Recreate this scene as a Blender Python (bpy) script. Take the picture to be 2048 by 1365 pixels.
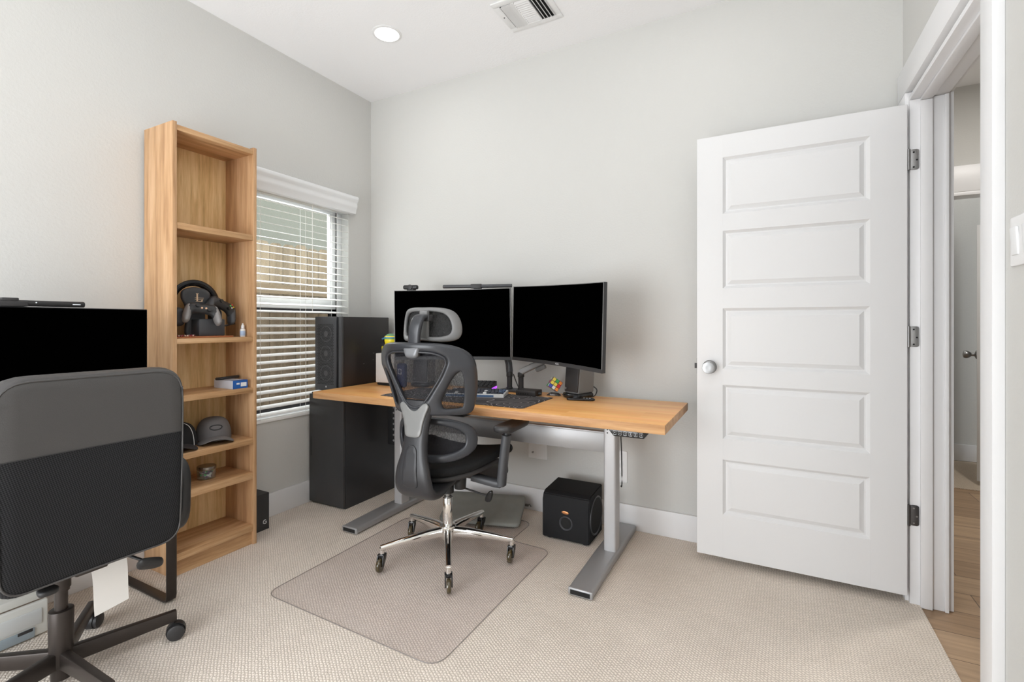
import bpy, bmesh, math, random
import numpy as np
from math import radians as R, sin, cos, pi
from mathutils import Vector, Matrix
from mathutils.geometry import delaunay_2d_cdt

random.seed(4)
for o in list(bpy.data.objects):
    bpy.data.objects.remove(o)
SC = bpy.context.scene
COL = SC.collection

# ------------------------------------------------------------------ camera
cam_data = bpy.data.cameras.new('camera')
cam_data.sensor_width = 36.0
cam_data.sensor_fit = 'HORIZONTAL'
cam_data.lens = 965.4 / 2048 * 36.0
cam_data.shift_y = -35.75 / 2048
cam_data.clip_start = 0.02
cam = bpy.data.objects.new('camera', cam_data)
cam.location = (0, 0, 1.14)
cam.rotation_euler = (R(90), 0, R(27.885))
COL.objects.link(cam)
SC.camera = cam

# ------------------------------------------------------------------ world
W = bpy.data.worlds.new('world')
SC.world = W
W.use_nodes = True
bg = W.node_tree.nodes['Background']
bg.inputs[0].default_value = (0.93, 0.97, 1.0, 1)
bg.inputs[1].default_value = 3.4

# ------------------------------------------------------------------ exposure
SC.view_settings.view_transform = 'Standard'
SC.view_settings.look = 'None'
SC.view_settings.gamma = 1.0
SC.view_settings.use_curve_mapping = False
SC.view_settings.exposure = -0.19
SC.cycles.use_denoising = True
SC.cycles.max_bounces = 14
SC.cycles.diffuse_bounces = 8
SC.cycles.transparent_max_bounces = 24
SC.cycles.sample_clamp_indirect = 8.0

# ------------------------------------------------------------------ lights
XL, XR, YB, YF, ZC = -2.596, 0.525, 2.672, -1.15, 2.776
LAMPS = [(-1.90, 2.08), (-0.25, 2.08), (-1.90, 0.28), (-0.25, 0.28)]
LAMP_W = 1.3
for i, (x, y) in enumerate(LAMPS):
    ld = bpy.data.lights.new('recessed_lamp', 'AREA')
    ld.shape = 'DISK'
    ld.size = 0.15
    ld.energy = LAMP_W
    ld.color = (1.0, 0.985, 0.965)
    lo = bpy.data.objects.new('recessed_lamp', ld)
    lo.location = (x, y, ZC - 0.022)
    COL.objects.link(lo)
# unseen fill light, set in an added opening behind the camera
ld = bpy.data.lights.new('daylight_fill', 'AREA')
ld.shape = 'RECTANGLE'
ld.size, ld.size_y = 1.7, 1.65
ld.energy = 60.0
ld.color = (0.93, 0.965, 1.0)
lo = bpy.data.objects.new('daylight_fill', ld)
lo.location = (-1.65, YF - 0.02, 0.875)
lo.rotation_euler = (R(90), 0, 0)
COL.objects.link(lo)
# added fill light aimed upward to brighten the ceiling and room
ld = bpy.data.lights.new('bounce_fill', 'AREA')
ld.shape = 'DISK'
ld.size = 0.5
ld.energy = 31.0
ld.color = (0.94, 0.97, 1.0)
lo = bpy.data.objects.new('bounce_fill', ld)
lo.location = (-0.2, -0.3, 1.72)
lo.rotation_euler = (R(180), 0, 0)
COL.objects.link(lo)
# daylight through the window on the left wall
ld = bpy.data.lights.new('daylight_fill', 'AREA')
ld.shape = 'RECTANGLE'
ld.size, ld.size_y = 0.85, 1.35
ld.energy = 150.0
ld.color = (0.95, 0.98, 1.0)
lo = bpy.data.objects.new('daylight_fill', ld)
lo.location = (-3.45, 2.0, 2.75)
lo.rotation_euler = (R(42), 0, R(-90))
COL.objects.link(lo)
# hallway ceiling lamp and the lamp of the room beyond
for (x, y, e) in ((1.35, 3.2, 23.0), (1.3, 4.9, 3.0)):
    ld = bpy.data.lights.new('hall_lamp', 'AREA')
    ld.shape = 'DISK'
    ld.size = 0.2
    ld.energy = e
    ld.color = (1.0, 0.96, 0.91)
    lo = bpy.data.objects.new('hall_lamp', ld)
    lo.location = (x, y, ZC - 0.03)
    COL.objects.link(lo)


# ================================================================== materials
def srgb(r, g, b):
    f = lambda c: (c / 255 / 12.92) if c / 255 <= 0.04045 else ((c / 255 + 0.055) / 1.055) ** 2.4
    return (f(r), f(g), f(b), 1.0)


def new_mat(name):
    m = bpy.data.materials.new(name)
    m.use_nodes = True
    nt = m.node_tree
    return m, nt, nt.nodes['Principled BSDF']


def nd(nt, typ, **kw):
    n = nt.nodes.new(typ)
    for k, v in kw.items():
        if hasattr(n, k):
            setattr(n, k, v)
        else:
            n.inputs[k].default_value = v
    return n


def mat(name, col, rough=0.5, metal=0.0, spec=0.5, bump=0.0, bscale=200.0, var=0.0, vscale=8.0, coat=0.0,
        emit=None, estr=0.0):
    """plain surface with optional noise bump and slight tone variation"""
    m, nt, p = new_mat(name)
    p.inputs['Base Color'].default_value = col
    p.inputs['Roughness'].default_value = rough
    p.inputs['Metallic'].default_value = metal
    p.inputs['Specular IOR Level'].default_value = spec
    p.inputs['Coat Weight'].default_value = coat
    if emit:
        p.inputs['Emission Color'].default_value = emit
        p.inputs['Emission Strength'].default_value = estr
    tc = nd(nt, 'ShaderNodeTexCoord')
    if bump:
        n = nd(nt, 'ShaderNodeTexNoise')
        n.inputs['Scale'].default_value = bscale
        n.inputs['Detail'].default_value = 3
        nt.links.new(tc.outputs['Object'], n.inputs['Vector'])
        b = nd(nt, 'ShaderNodeBump')
        b.inputs['Strength'].default_value = bump
        b.inputs['Distance'].default_value = 0.002
        nt.links.new(n.outputs['Fac'], b.inputs['Height'])
        nt.links.new(b.outputs['Normal'], p.inputs['Normal'])
    if var:
        n2 = nd(nt, 'ShaderNodeTexNoise')
        n2.inputs['Scale'].default_value = vscale
        n2.inputs['Detail'].default_value = 4
        nt.links.new(tc.outputs['Object'], n2.inputs['Vector'])
        mx = nd(nt, 'ShaderNodeMix', data_type='RGBA')
        mx.inputs['A'].default_value = tuple(c * (1 - var) for c in col[:3]) + (1,)
        mx.inputs['B'].default_value = tuple(min(1, c * (1 + var)) for c in col[:3]) + (1,)
        nt.links.new(n2.outputs['Fac'], mx.inputs['Factor'])
        nt.links.new(mx.outputs['Result'], p.inputs['Base Color'])
    return m


def wood(name, dark, mid, light, axis='Z', scale=1.0, rough=0.45, bumpy=0.05):
    """stretched-noise grain running along one axis"""
    m, nt, p = new_mat(name)
    tc = nd(nt, 'ShaderNodeTexCoord')
    mp = nd(nt, 'ShaderNodeMapping')
    s = {'X': (0.9, 14, 14), 'Y': (14, 0.9, 14), 'Z': (14, 14, 0.9)}[axis]
    mp.inputs['Scale'].default_value = tuple(k * scale for k in s)
    nt.links.new(tc.outputs['Object'], mp.inputs['Vector'])
    n1 = nd(nt, 'ShaderNodeTexNoise')
    n1.inputs['Scale'].default_value = 1.0
    n1.inputs['Detail'].default_value = 6
    n1.inputs['Distortion'].default_value = 0.6
    nt.links.new(mp.outputs['Vector'], n1.inputs['Vector'])
    n2 = nd(nt, 'ShaderNodeTexNoise')
    n2.inputs['Scale'].default_value = 7.0
    n2.inputs['Detail'].default_value = 4
    nt.links.new(mp.outputs['Vector'], n2.inputs['Vector'])
    ad = nd(nt, 'ShaderNodeMath', operation='MULTIPLY_ADD')
    ad.inputs[1].default_value = 0.35
    nt.links.new(n2.outputs['Fac'], ad.inputs[0])
    nt.links.new(n1.outputs['Fac'], ad.inputs[2])
    cr = nd(nt, 'ShaderNodeValToRGB')
    e = cr.color_ramp.elements
    e[0].position, e[0].color = 0.42, dark
    e[1].position, e[1].color = 0.92, light
    k = e.new(0.66)
    k.color = mid
    nt.links.new(ad.outputs[0], cr.inputs['Fac'])
    nt.links.new(cr.outputs['Color'], p.inputs['Base Color'])
    p.inputs['Roughness'].default_value = rough
    p.inputs['Specular IOR Level'].default_value = 0.35
    b = nd(nt, 'ShaderNodeBump')
    b.inputs['Strength'].default_value = bumpy
    b.inputs['Distance'].default_value = 0.001
    nt.links.new(n2.outputs['Fac'], b.inputs['Height'])
    nt.links.new(b.outputs['Normal'], p.inputs['Normal'])
    return m


def planks(name, c1, c2, bw, rh, offs=0.5, rough=0.4, gap=0.0, grain=0.35, gcol=(0.1, 0.07, 0.05, 1), rot=(0, 0, 0)):
    """boards running along X: brick texture for the boards, stretched noise for grain"""
    m, nt, p = new_mat(name)
    tc = nd(nt, 'ShaderNodeTexCoord')
    mp0 = nd(nt, 'ShaderNodeMapping')
    mp0.inputs['Rotation'].default_value = rot
    nt.links.new(tc.outputs['Object'], mp0.inputs['Vector'])
    br = nd(nt, 'ShaderNodeTexBrick')
    br.offset = offs
    br.inputs['Color1'].default_value = c1
    br.inputs['Color2'].default_value = c2
    br.inputs['Mortar'].default_value = gcol
    br.inputs['Scale'].default_value = 1.0
    br.inputs['Mortar Size'].default_value = gap
    br.inputs['Brick Width'].default_value = bw
    br.inputs['Row Height'].default_value = rh
    nt.links.new(mp0.outputs['Vector'], br.inputs['Vector'])
    mp = nd(nt, 'ShaderNodeMapping')
    mp.inputs['Scale'].default_value = (2.2, 40, 40)
    nt.links.new(mp0.outputs['Vector'], mp.inputs['Vector'])
    n = nd(nt, 'ShaderNodeTexNoise')
    n.inputs['Scale'].default_value = 1.0
    n.inputs['Detail'].default_value = 6
    n.inputs['Distortion'].default_value = 0.8
    nt.links.new(mp.outputs['Vector'], n.inputs['Vector'])
    mx = nd(nt, 'ShaderNodeMix', data_type='RGBA', blend_type='OVERLAY')
    mx.inputs['Factor'].default_value = grain
    nt.links.new(br.outputs['Color'], mx.inputs['A'])
    nt.links.new(n.outputs['Color'], mx.inputs['B'])
    hs = nd(nt, 'ShaderNodeRGBToBW')
    nt.links.new(n.outputs['Color'], hs.inputs[0])
    nt.links.new(hs.outputs[0], mx.inputs['B'])
    nt.links.new(mx.outputs['Result'], p.inputs['Base Color'])
    p.inputs['Roughness'].default_value = rough
    return m


def wall_mat(name, col):
    m, nt, p = new_mat(name)
    p.inputs['Base Color'].default_value = col
    p.inputs['Roughness'].default_value = 0.75
    p.inputs['Specular IOR Level'].default_value = 0.25
    tc = nd(nt, 'ShaderNodeTexCoord')
    n = nd(nt, 'ShaderNodeTexNoise')
    n.inputs['Scale'].default_value = 95
    n.inputs['Detail'].default_value = 3
    n.inputs['Roughness'].default_value = 0.55
    nt.links.new(tc.outputs['Object'], n.inputs['Vector'])
    b = nd(nt, 'ShaderNodeBump')
    b.inputs['Strength'].default_value = 0.22
    b.inputs['Distance'].default_value = 0.004
    nt.links.new(n.outputs['Fac'], b.inputs['Height'])
    nt.links.new(b.outputs['Normal'], p.inputs['Normal'])
    return m


def carpet_mat(name, light, dark, cell=0.0125):
    """looped pile woven in diagonal rows"""
    m, nt, p = new_mat(name)
    tc = nd(nt, 'ShaderNodeTexCoord')
    # wobble the grid a little
    nz = nd(nt, 'ShaderNodeTexNoise')
    nz.inputs['Scale'].default_value = 60
    nz.inputs['Detail'].default_value = 2
    nt.links.new(tc.outputs['Object'], nz.inputs['Vector'])
    vm = nd(nt, 'ShaderNodeVectorMath', operation='MULTIPLY_ADD')
    vm.inputs[1].default_value = (0.009, 0.009, 0)
    nt.links.new(nz.outputs['Color'], vm.inputs[0])
    nt.links.new(tc.outputs['Object'], vm.inputs[2])
    mp = nd(nt, 'ShaderNodeMapping')
    mp.inputs['Rotation'].default_value = (0, 0, R(34))
    nt.links.new(vm.outputs[0], mp.inputs['Vector'])
    br = nd(nt, 'ShaderNodeTexBrick')
    br.offset = 0.5
    br.inputs['Color1'].default_value = (1, 1, 1, 1)
    br.inputs['Color2'].default_value = (0.62, 0.62, 0.62, 1)
    br.inputs['Mortar'].default_value = (0, 0, 0, 1)
    br.inputs['Scale'].default_value = 1
    br.inputs['Mortar Size'].default_value = cell * 0.34
    br.inputs['Mortar Smooth'].default_value = 1.0
    br.inputs['Brick Width'].default_value = cell
    br.inputs['Row Height'].default_value = cell * 0.8
    nt.links.new(mp.outputs['Vector'], br.inputs['Vector'])
    fz = nd(nt, 'ShaderNodeTexNoise')
    fz.inputs['Scale'].default_value = 420
    fz.inputs['Detail'].default_value = 2
    nt.links.new(tc.outputs['Object'], fz.inputs['Vector'])
    bw = nd(nt, 'ShaderNodeRGBToBW')
    nt.links.new(br.outputs['Color'], bw.inputs[0])
    ad = nd(nt, 'ShaderNodeMath', operation='MULTIPLY_ADD')
    ad.inputs[1].default_value = 0.9
    nt.links.new(fz.outputs['Fac'], ad.inputs[0])
    nt.links.new(bw.outputs[0], ad.inputs[2])
    big = nd(nt, 'ShaderNodeTexNoise')
    big.inputs['Scale'].default_value = 3.2
    big.inputs['Detail'].default_value = 3
    nt.links.new(tc.outputs['Object'], big.inputs['Vector'])
    cr = nd(nt, 'ShaderNodeValToRGB')
    e = cr.color_ramp.elements
    e[0].position, e[0].color = 0.25, dark
    e[1].position, e[1].color = 1.0, light
    nt.links.new(ad.outputs[0], cr.inputs['Fac'])
    mx = nd(nt, 'ShaderNodeMix', data_type='RGBA', blend_type='MULTIPLY')
    r2 = nd(nt, 'ShaderNodeValToRGB')
    r2.color_ramp.elements[0].color = (0.93, 0.925, 0.92, 1)
    r2.color_ramp.elements[0].position = 0.35
    r2.color_ramp.elements[1].color = (1, 1, 1, 1)
    r2.color_ramp.elements[1].position = 0.6
    nt.links.new(big.outputs['Fac'], r2.inputs['Fac'])
    mx.inputs['Factor'].default_value = 1.0
    nt.links.new(cr.outputs['Color'], mx.inputs['A'])
    nt.links.new(r2.outputs['Color'], mx.inputs['B'])
    nt.links.new(mx.outputs['Result'], p.inputs['Base Color'])
    p.inputs['Roughness'].default_value = 0.95
    p.inputs['Specular IOR Level'].default_value = 0.1
    b = nd(nt, 'ShaderNodeBump')
    b.inputs['Strength'].default_value = 0.55
    b.inputs['Distance'].default_value = 0.004
    nt.links.new(ad.outputs[0], b.inputs['Height'])
    nt.links.new(b.outputs['Normal'], p.inputs['Normal'])
    return m


def see_through(name, col, cover, rough=0.6, tint=(1, 1, 1, 1), gloss=0.0, weave=0.0):
    """thin net or clear sheet: part surface, part open"""
    m, nt, p = new_mat(name)
    p.inputs['Base Color'].default_value = col
    p.inputs['Roughness'].default_value = rough
    tr = nd(nt, 'ShaderNodeBsdfTransparent')
    tr.inputs['Color'].default_value = tint
    mx = nd(nt, 'ShaderNodeMixShader')
    mx.inputs['Fac'].default_value = cover
    out = nt.nodes['Material Output']
    nt.links.new(tr.outputs[0], mx.inputs[1])
    nt.links.new(p.outputs[0], mx.inputs[2])
    nt.links.new(mx.outputs[0], out.inputs['Surface'])
    if weave:
        tc = nd(nt, 'ShaderNodeTexCoord')
        mp = nd(nt, 'ShaderNodeMapping')
        mp.inputs['Scale'].default_value = (weave, weave, weave * 0.25)
        nt.links.new(tc.outputs['Object'], mp.inputs['Vector'])
        n = nd(nt, 'ShaderNodeTexNoise')
        n.inputs['Scale'].default_value = 1.0
        n.inputs['Detail'].default_value = 2
        nt.links.new(mp.outputs['Vector'], n.inputs['Vector'])
        mr = nd(nt, 'ShaderNodeMapRange')
        mr.inputs['From Min'].default_value = 0.3
        mr.inputs['From Max'].default_value = 0.7
        mr.inputs['To Min'].default_value = max(0, cover - 0.22)
        mr.inputs['To Max'].default_value = min(1, cover + 0.22)
        nt.links.new(n.outputs['Fac'], mr.inputs['Value'])
        nt.links.new(mr.outputs[0], mx.inputs['Fac'])
    if gloss:
        gl = nd(nt, 'ShaderNodeBsdfGlossy')
        gl.inputs['Roughness'].default_value = 0.25
        m2 = nd(nt, 'ShaderNodeMixShader')
        lw = nd(nt, 'ShaderNodeLayerWeight')
        lw.inputs['Blend'].default_value = 0.25
        ml = nd(nt, 'ShaderNodeMath', operation='MULTIPLY')
        ml.inputs[1].default_value = gloss
        nt.links.new(lw.outputs['Facing'], ml.inputs[0])
        nt.links.new(ml.outputs[0], m2.inputs['Fac'])
        nt.links.new(mx.outputs[0], m2.inputs[1])
        nt.links.new(gl.outputs[0], m2.inputs[2])
        nt.links.new(m2.outputs[0], out.inputs['Surface'])
    return m


def fabric(name, c1, c2, scale=420.0, bump=0.6, flat=True):
    m, nt, p = new_mat(name)
    tc = nd(nt, 'ShaderNodeTexCoord')
    ch = nd(nt, 'ShaderNodeTexChecker')
    mp0 = nd(nt, 'ShaderNodeMapping')
    mp0.inputs['Scale'].default_value = (0, 1, 1) if flat else (1, 1, 1)
    mp0.inputs['Location'].default_value = (0.0005, 0, 0)
    nt.links.new(tc.outputs['Object'], mp0.inputs['Vector'])
    mp = nd(nt, 'ShaderNodeMapping')
    mp.inputs['Rotation'].default_value = (R(30), 0, R(0))
    nt.links.new(mp0.outputs['Vector'], mp.inputs['Vector'])
    ch.inputs['Scale'].default_value = scale
    ch.inputs['Color1'].default_value = c1
    ch.inputs['Color2'].default_value = c2
    nt.links.new(mp.outputs['Vector'], ch.inputs['Vector'])
    nt.links.new(ch.outputs['Color'], p.inputs['Base Color'])
    p.inputs['Roughness'].default_value = 0.85
    p.inputs['Specular IOR Level'].default_value = 0.25
    b = nd(nt, 'ShaderNodeBump')
    b.inputs['Strength'].default_value = bump
    b.inputs['Distance'].default_value = 0.001
    nt.links.new(ch.outputs['Fac'], b.inputs['Height'])
    nt.links.new(b.outputs['Normal'], p.inputs['Normal'])
    return m


M = {}
M['wall'] = wall_mat('wall_paint', (0.615, 0.612, 0.592, 1))
M['ceiling'] = wall_mat('ceiling_paint', (0.89, 0.89, 0.90, 1))
M['trim'] = mat('trim_paint', (0.79, 0.79, 0.80, 1), 0.38, bump=0.02, bscale=60)
M['door'] = mat('door_paint', (0.72, 0.72, 0.725, 1), 0.42, bump=0.03, bscale=90)
M['carpet'] = carpet_mat('carpet_loops', (0.87, 0.785, 0.70, 1), (0.53, 0.46, 0.395, 1))
M['hallwood'] = planks('hall_planks', srgb(176, 148, 118), srgb(150, 122, 94), 1.2, 0.18, 0.37, 0.45, 0.002, 0.6,
                       srgb(96, 76, 58))
M['oak'] = wood('oak_upright', srgb(158, 118, 82), srgb(192, 152, 112), srgb(214, 176, 138), 'Z', 1.8)
M['oak_shelf'] = wood('oak_shelf', srgb(156, 116, 78), srgb(190, 150, 108), srgb(214, 176, 136), 'Y', 1.8)
M['oak_back'] = wood('oak_back', srgb(186, 150, 98), srgb(222, 188, 134), srgb(242, 214, 166), 'Z', 2.6)
M['butcher'] = planks('butcher_block', srgb(250, 190, 122), srgb(236, 168, 98), 0.55, 0.045, 0.43, 0.33, 0.0, 0.45)
M['butcher_edge'] = wood('butcher_edge', srgb(166, 118, 76), srgb(196, 150, 104), srgb(214, 170, 124), 'X', 1.6)
M['white_plastic'] = mat('white_plastic', (0.78, 0.78, 0.78, 1), 0.35)
M['vinyl'] = mat('white_vinyl', (0.80, 0.81, 0.82, 1), 0.35)
M['slat'] = mat('blind_slat', (0.90, 0.90, 0.88, 1), 0.45)
M['black_plastic'] = mat('black_plastic', (0.018, 0.018, 0.019, 1), 0.45, bump=0.05, bscale=500)
M['black_gloss'] = mat('black_gloss', (0.01, 0.01, 0.011, 1), 0.15)
M['black_satin'] = mat('black_satin', (0.03, 0.029, 0.03, 1), 0.5)
M['charcoal'] = mat('charcoal_plastic', (0.056, 0.058, 0.064, 1), 0.42, bump=0.06, bscale=600)
M['grey_plastic'] = mat('grey_plastic', (0.20, 0.20, 0.20, 1), 0.5, bump=0.05, bscale=500)
M['frame_plastic'] = mat('frame_plastic', (0.038, 0.040, 0.046, 1), 0.32, bump=0.05, bscale=500)
M['spine_dark'] = mat('spine_dark', (0.030, 0.030, 0.033, 1), 0.36, bump=0.15, bscale=500)
M['silver_paint'] = mat('silver_paint', (0.36, 0.36, 0.365, 1), 0.4, metal=0.45, bump=0.03, bscale=700)
M['silver_light'] = mat('silver_light', (0.47, 0.47, 0.48, 1), 0.4, metal=0.35, bump=0.02, bscale=700)
M['silver_trim'] = mat('silver_trim', (0.23, 0.23, 0.225, 1), 0.45, metal=0.3)
M['cap_silver'] = mat('cap_silver', (0.20, 0.205, 0.215, 1), 0.35, metal=0.3)
M['chrome'] = mat('chrome', (0.86, 0.85, 0.83, 1), 0.06, metal=1.0)
M['steel'] = mat('brushed_steel', (0.30, 0.30, 0.30, 1), 0.3, metal=1.0)
M['hinge'] = mat('hinge_nickel', (0.42, 0.42, 0.42, 1), 0.38, metal=0.9)
M['hinge_dark'] = mat('hinge_dark', (0.14, 0.14, 0.145, 1), 0.35, metal=0.9)
M['brown_metal'] = mat('brown_metal', (0.042, 0.034, 0.030, 1), 0.38, metal=0.5)
M['screen'] = mat('screen_off', (0.0003, 0.0003, 0.0003, 1), 0.6, spec=0.0)
M['bezel'] = mat('monitor_bezel', (0.035, 0.035, 0.037, 1), 0.42)
M['dark_gap'] = mat('dark_gap', (0.006, 0.006, 0.006, 1), 0.8)
M['cab_black'] = mat('cabinet_black', (0.030, 0.030, 0.032, 1), 0.42, bump=0.08, bscale=350)
M['cab_front'] = mat('cabinet_front', (0.040, 0.040, 0.042, 1), 0.32)
M['case_black'] = mat('case_black', (0.020, 0.017, 0.017, 1), 0.38, bump=0.06, bscale=500)
M['leather'] = mat('black_leather', (0.062, 0.059, 0.058, 1), 0.42, bump=0.25, bscale=380)
M['backmesh'] = fabric('chair_fabric', (0.007, 0.007, 0.008, 1), (0.028, 0.028, 0.030, 1), 270)
M['netting'] = see_through('chair_netting', (0.014, 0.014, 0.018, 1), 0.45, 0.8, weave=420)
M['headnet'] = see_through('head_netting', (0.035, 0.035, 0.035, 1), 0.95, 0.9, weave=420)
M['seatmesh'] = fabric('seat_mesh', (0.006, 0.006, 0.006, 1), (0.016, 0.016, 0.017, 1), 500, flat=False)
M['matvinyl'] = see_through('clear_vinyl', (0.60, 0.56, 0.57, 1), 0.045, 0.4, (0.980, 0.972, 0.974, 1), 0.10)
M['matedge'] = see_through('clear_vinyl_edge', (0.36, 0.33, 0.31, 1), 0.45, 0.3, (0.85, 0.83, 0.82, 1), 0.6)
M['paper'] = mat('paper', (0.76, 0.74, 0.71, 1), 0.8)
M['printer'] = mat('printer_shell', (0.74, 0.74, 0.70, 1), 0.45)
M['tray_blue'] = mat('tray_translucent', (0.36, 0.43, 0.48, 1), 0.25)
M['greymat'] = mat('footrest_grey', (0.24, 0.245, 0.225, 1), 0.7, bump=0.3, bscale=160, var=0.2, vscale=14)
M['sub_black'] = mat('sub_vinyl', (0.007, 0.007, 0.008, 1), 0.7, spec=0.3, bump=0.2, bscale=700)
M['copper'] = mat('copper_badge', (0.75, 0.33, 0.14, 1), 0.3, metal=0.8)
M['fence'] = planks('fence_boards', srgb(178, 160, 132), srgb(150, 132, 106), 30.0, 0.14, 0.0, 0.85, 0.004, 0.6,
                    srgb(70, 60, 48))
M['siding'] = mat('siding', (0.21, 0.21, 0.17, 1), 0.7)
M['glass'] = see_through('window_glass', (0.9, 0.95, 0.95, 1), 0.03, 0.05, (0.97, 0.985, 0.98, 1))
M['screen_net'] = see_through('insect_screen', (0.03, 0.03, 0.03, 1), 0.38, 0.8)
M['lamp_glow'] = mat('lamp_glow', (1, 1, 1, 1), 0.5, emit=(1, 0.98, 0.95, 1), estr=9.0)
M['soil'] = mat('ground_soil', (0.20, 0.17, 0.12, 1), 0.9, var=0.3)


# ================================================================== mesh building
class B:
    """collects shapes into one mesh"""

    def __init__(s):
        s.bm = bmesh.new()
        s.mi = 0

    def _merge(s, t, mtx=None):
        if mtx is not None:
            t.transform(mtx)
        me = bpy.data.meshes.new('tmp')
        for f in t.faces:
            f.material_index = s.mi
        t.to_mesh(me)
        t.free()
        s.bm.from_mesh(me)
        bpy.data.meshes.remove(me)
        return s

    def mat(s, i):
        s.mi = i
        return s

    def box(s, lo, hi, bev=0.0, seg=2, m=None):
        t = bmesh.new()
        bmesh.ops.create_cube(t, size=1)
        lo, hi = Vector(lo), Vector(hi)
        d, c = hi - lo, (hi + lo) / 2
        for v in t.verts:
            v.co = Vector((v.co.x * d.x, v.co.y * d.y, v.co.z * d.z)) + c
        if bev:
            bmesh.ops.bevel(t, geom=list(t.edges), offset=min(bev, 0.49 * min(d)), segments=seg, profile=0.5,
                            affect='EDGES')
        return s._merge(t, m)

    def cyl(s, a, b, r0, r1=None, n=24, bev=0.0):
        r1 = r0 if r1 is None else r1
        a, b = Vector(a), Vector(b)
        d = b - a
        L = d.length
        if bev:
            prof = [(0, 0), (r0 - bev, 0), (r0 - bev * 0.3, bev * 0.3), (r0, bev), (r1, L - bev),
                    (r1 - bev * 0.3, L - bev * 0.3), (r1 - bev, L), (0, L)]
        else:
            prof = [(0, 0), (r0, 0), (r1, L), (0, L)]
        q = d.to_track_quat('Z', 'Y').to_matrix().to_4x4()
        return s.lathe(prof, n, Matrix.Translation(a) @ q)

    def lathe(s, prof, n=24, m=None):
        t = bmesh.new()
        rings = []
        for (r, z) in prof:
            if r <= 1e-6:
                rings.append([t.verts.new((0, 0, z))])
            else:
                rings.append([t.verts.new((r * cos(2 * pi * i / n), r * sin(2 * pi * i / n), z)) for i in range(n)])
        for A, C in zip(rings, rings[1:]):
            if len(A) == 1 and len(C) == 1:
                continue
            for i in range(n):
                j = (i + 1) % n
                if len(A) == 1:
                    t.faces.new((A[0], C[j], C[i]))
                elif len(C) == 1:
                    t.faces.new((A[i], A[j], C[0]))
                else:
                    t.faces.new((A[i], A[j], C[j], C[i]))
        bmesh.ops.recalc_face_normals(t, faces=list(t.faces))
        return s._merge(t, m)

    def sphere(s, c, r, n=24, m2=12, sc=(1, 1, 1), m=None):
        prof = [(max(0, sin(pi * k / m2)) * r, -cos(pi * k / m2) * r) for k in range(m2 + 1)]
        prof[0] = (0, -r)
        prof[-1] = (0, r)
        mt = Matrix.Translation(Vector(c)) @ (m or Matrix()) @ Matrix.Diagonal((*sc, 1))
        return s.lathe(prof, n, mt)

    def sweep(s, path, section, closed=False, up=(0, 0, 1), scale=None, cap=True):
        """section: list of (u,v) swept along path; u along side axis, v along up axis"""
        t = bmesh.new()
        P = [Vector(p) for p in path]
        n = len(P)
        rings = []
        upv = Vector(up)
        for i, p in enumerate(P):
            if closed:
                tan = P[(i + 1) % n] - P[i - 1]
            else:
                tan = P[min(i + 1, n - 1)] - P[max(i - 1, 0)]
            tan.normalize()
            side = tan.cross(upv)
            if side.length < 1e-4:
                side = tan.cross(Vector((0, 1, 0)))
                if side.length < 1e-4:
                    side = tan.cross(Vector((1, 0, 0)))
            side.normalize()
            u2 = side.cross(tan).normalized()
            sc = scale[i] if scale else 1.0
            if not isinstance(sc, (tuple, list)):
                sc = (sc, sc)
            rings.append([t.verts.new(p + side * (a * sc[0]) + u2 * (b * sc[1])) for a, b in section])
        m = len(section)
        rng = range(n) if closed else range(n - 1)
        for i in rng:
            A, C = rings[i], rings[(i + 1) % n]
            for k in range(m):
                l = (k + 1) % m
                t.faces.new((A[k], A[l], C[l], C[k]))
        if cap and not closed:
            t.faces.new(rings[0][::-1])
            t.faces.new(rings[-1])
        bmesh.ops.recalc_face_normals(t, faces=list(t.faces))
        return s._merge(t)

    def tube(s, path, r, n=10, closed=False, smooth=0):
        if smooth:
            path = crom(path, smooth, closed)
        sec = [(cos(2 * pi * k / n) * r, sin(2 * pi * k / n) * r) for k in range(n)]
        return s.sweep(path, sec, closed)

    def prism(s, outline, h, m=None, bev=0.0):
        """extruded polygon in XY from z=0 to z=h"""
        t = bmesh.new()
        vs = [t.verts.new((x, y, 0)) for x, y in outline]
        f = t.faces.new(vs)
        r = bmesh.ops.extrude_face_region(t, geom=[f])
        for v in [g for g in r['geom'] if isinstance(g, bmesh.types.BMVert)]:
            v.co.z += h
        bmesh.ops.recalc_face_normals(t, faces=list(t.faces))
        if bev:
            es = [e for e in t.edges if abs(e.verts[0].co.z - e.verts[1].co.z) < 1e-6]
            bmesh.ops.bevel(t, geom=es, offset=bev, segments=2, profile=0.5, affect='EDGES')
        return s._merge(t, m)

    def puff(s, outline, holes=(), T=0.02, r=0.01, grid=0.008, fn=None, spacing=None, flat_back=False):
        """rounded plate: outline (and holes) filled, edges rolled over radius r, mapped by fn(x,y,off)"""
        sp = spacing or grid
        loops = [resample(outline, sp)] + [resample(h, sp) for h in holes]
        seg = []
        for L in loops:
            n = len(L)
            seg += [(L[i], L[(i + 1) % n]) for i in range(n)]
        SA = np.array([a for a, b in seg])
        SB = np.array([b for a, b in seg])

        def dist(Q):
            Q = np.asarray(Q, float)
            out = np.empty(len(Q))
            D = SB - SA
            dd = (D * D).sum(1) + 1e-12
            for k in range(0, len(Q), 512):
                q = Q[k:k + 512, None, :]
                tt = np.clip(((q - SA) * D).sum(2) / dd, 0, 1)
                pr = SA + tt[..., None] * D
                out[k:k + 512] = np.sqrt((((q - pr) ** 2).sum(2)).min(1))
            return out

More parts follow.
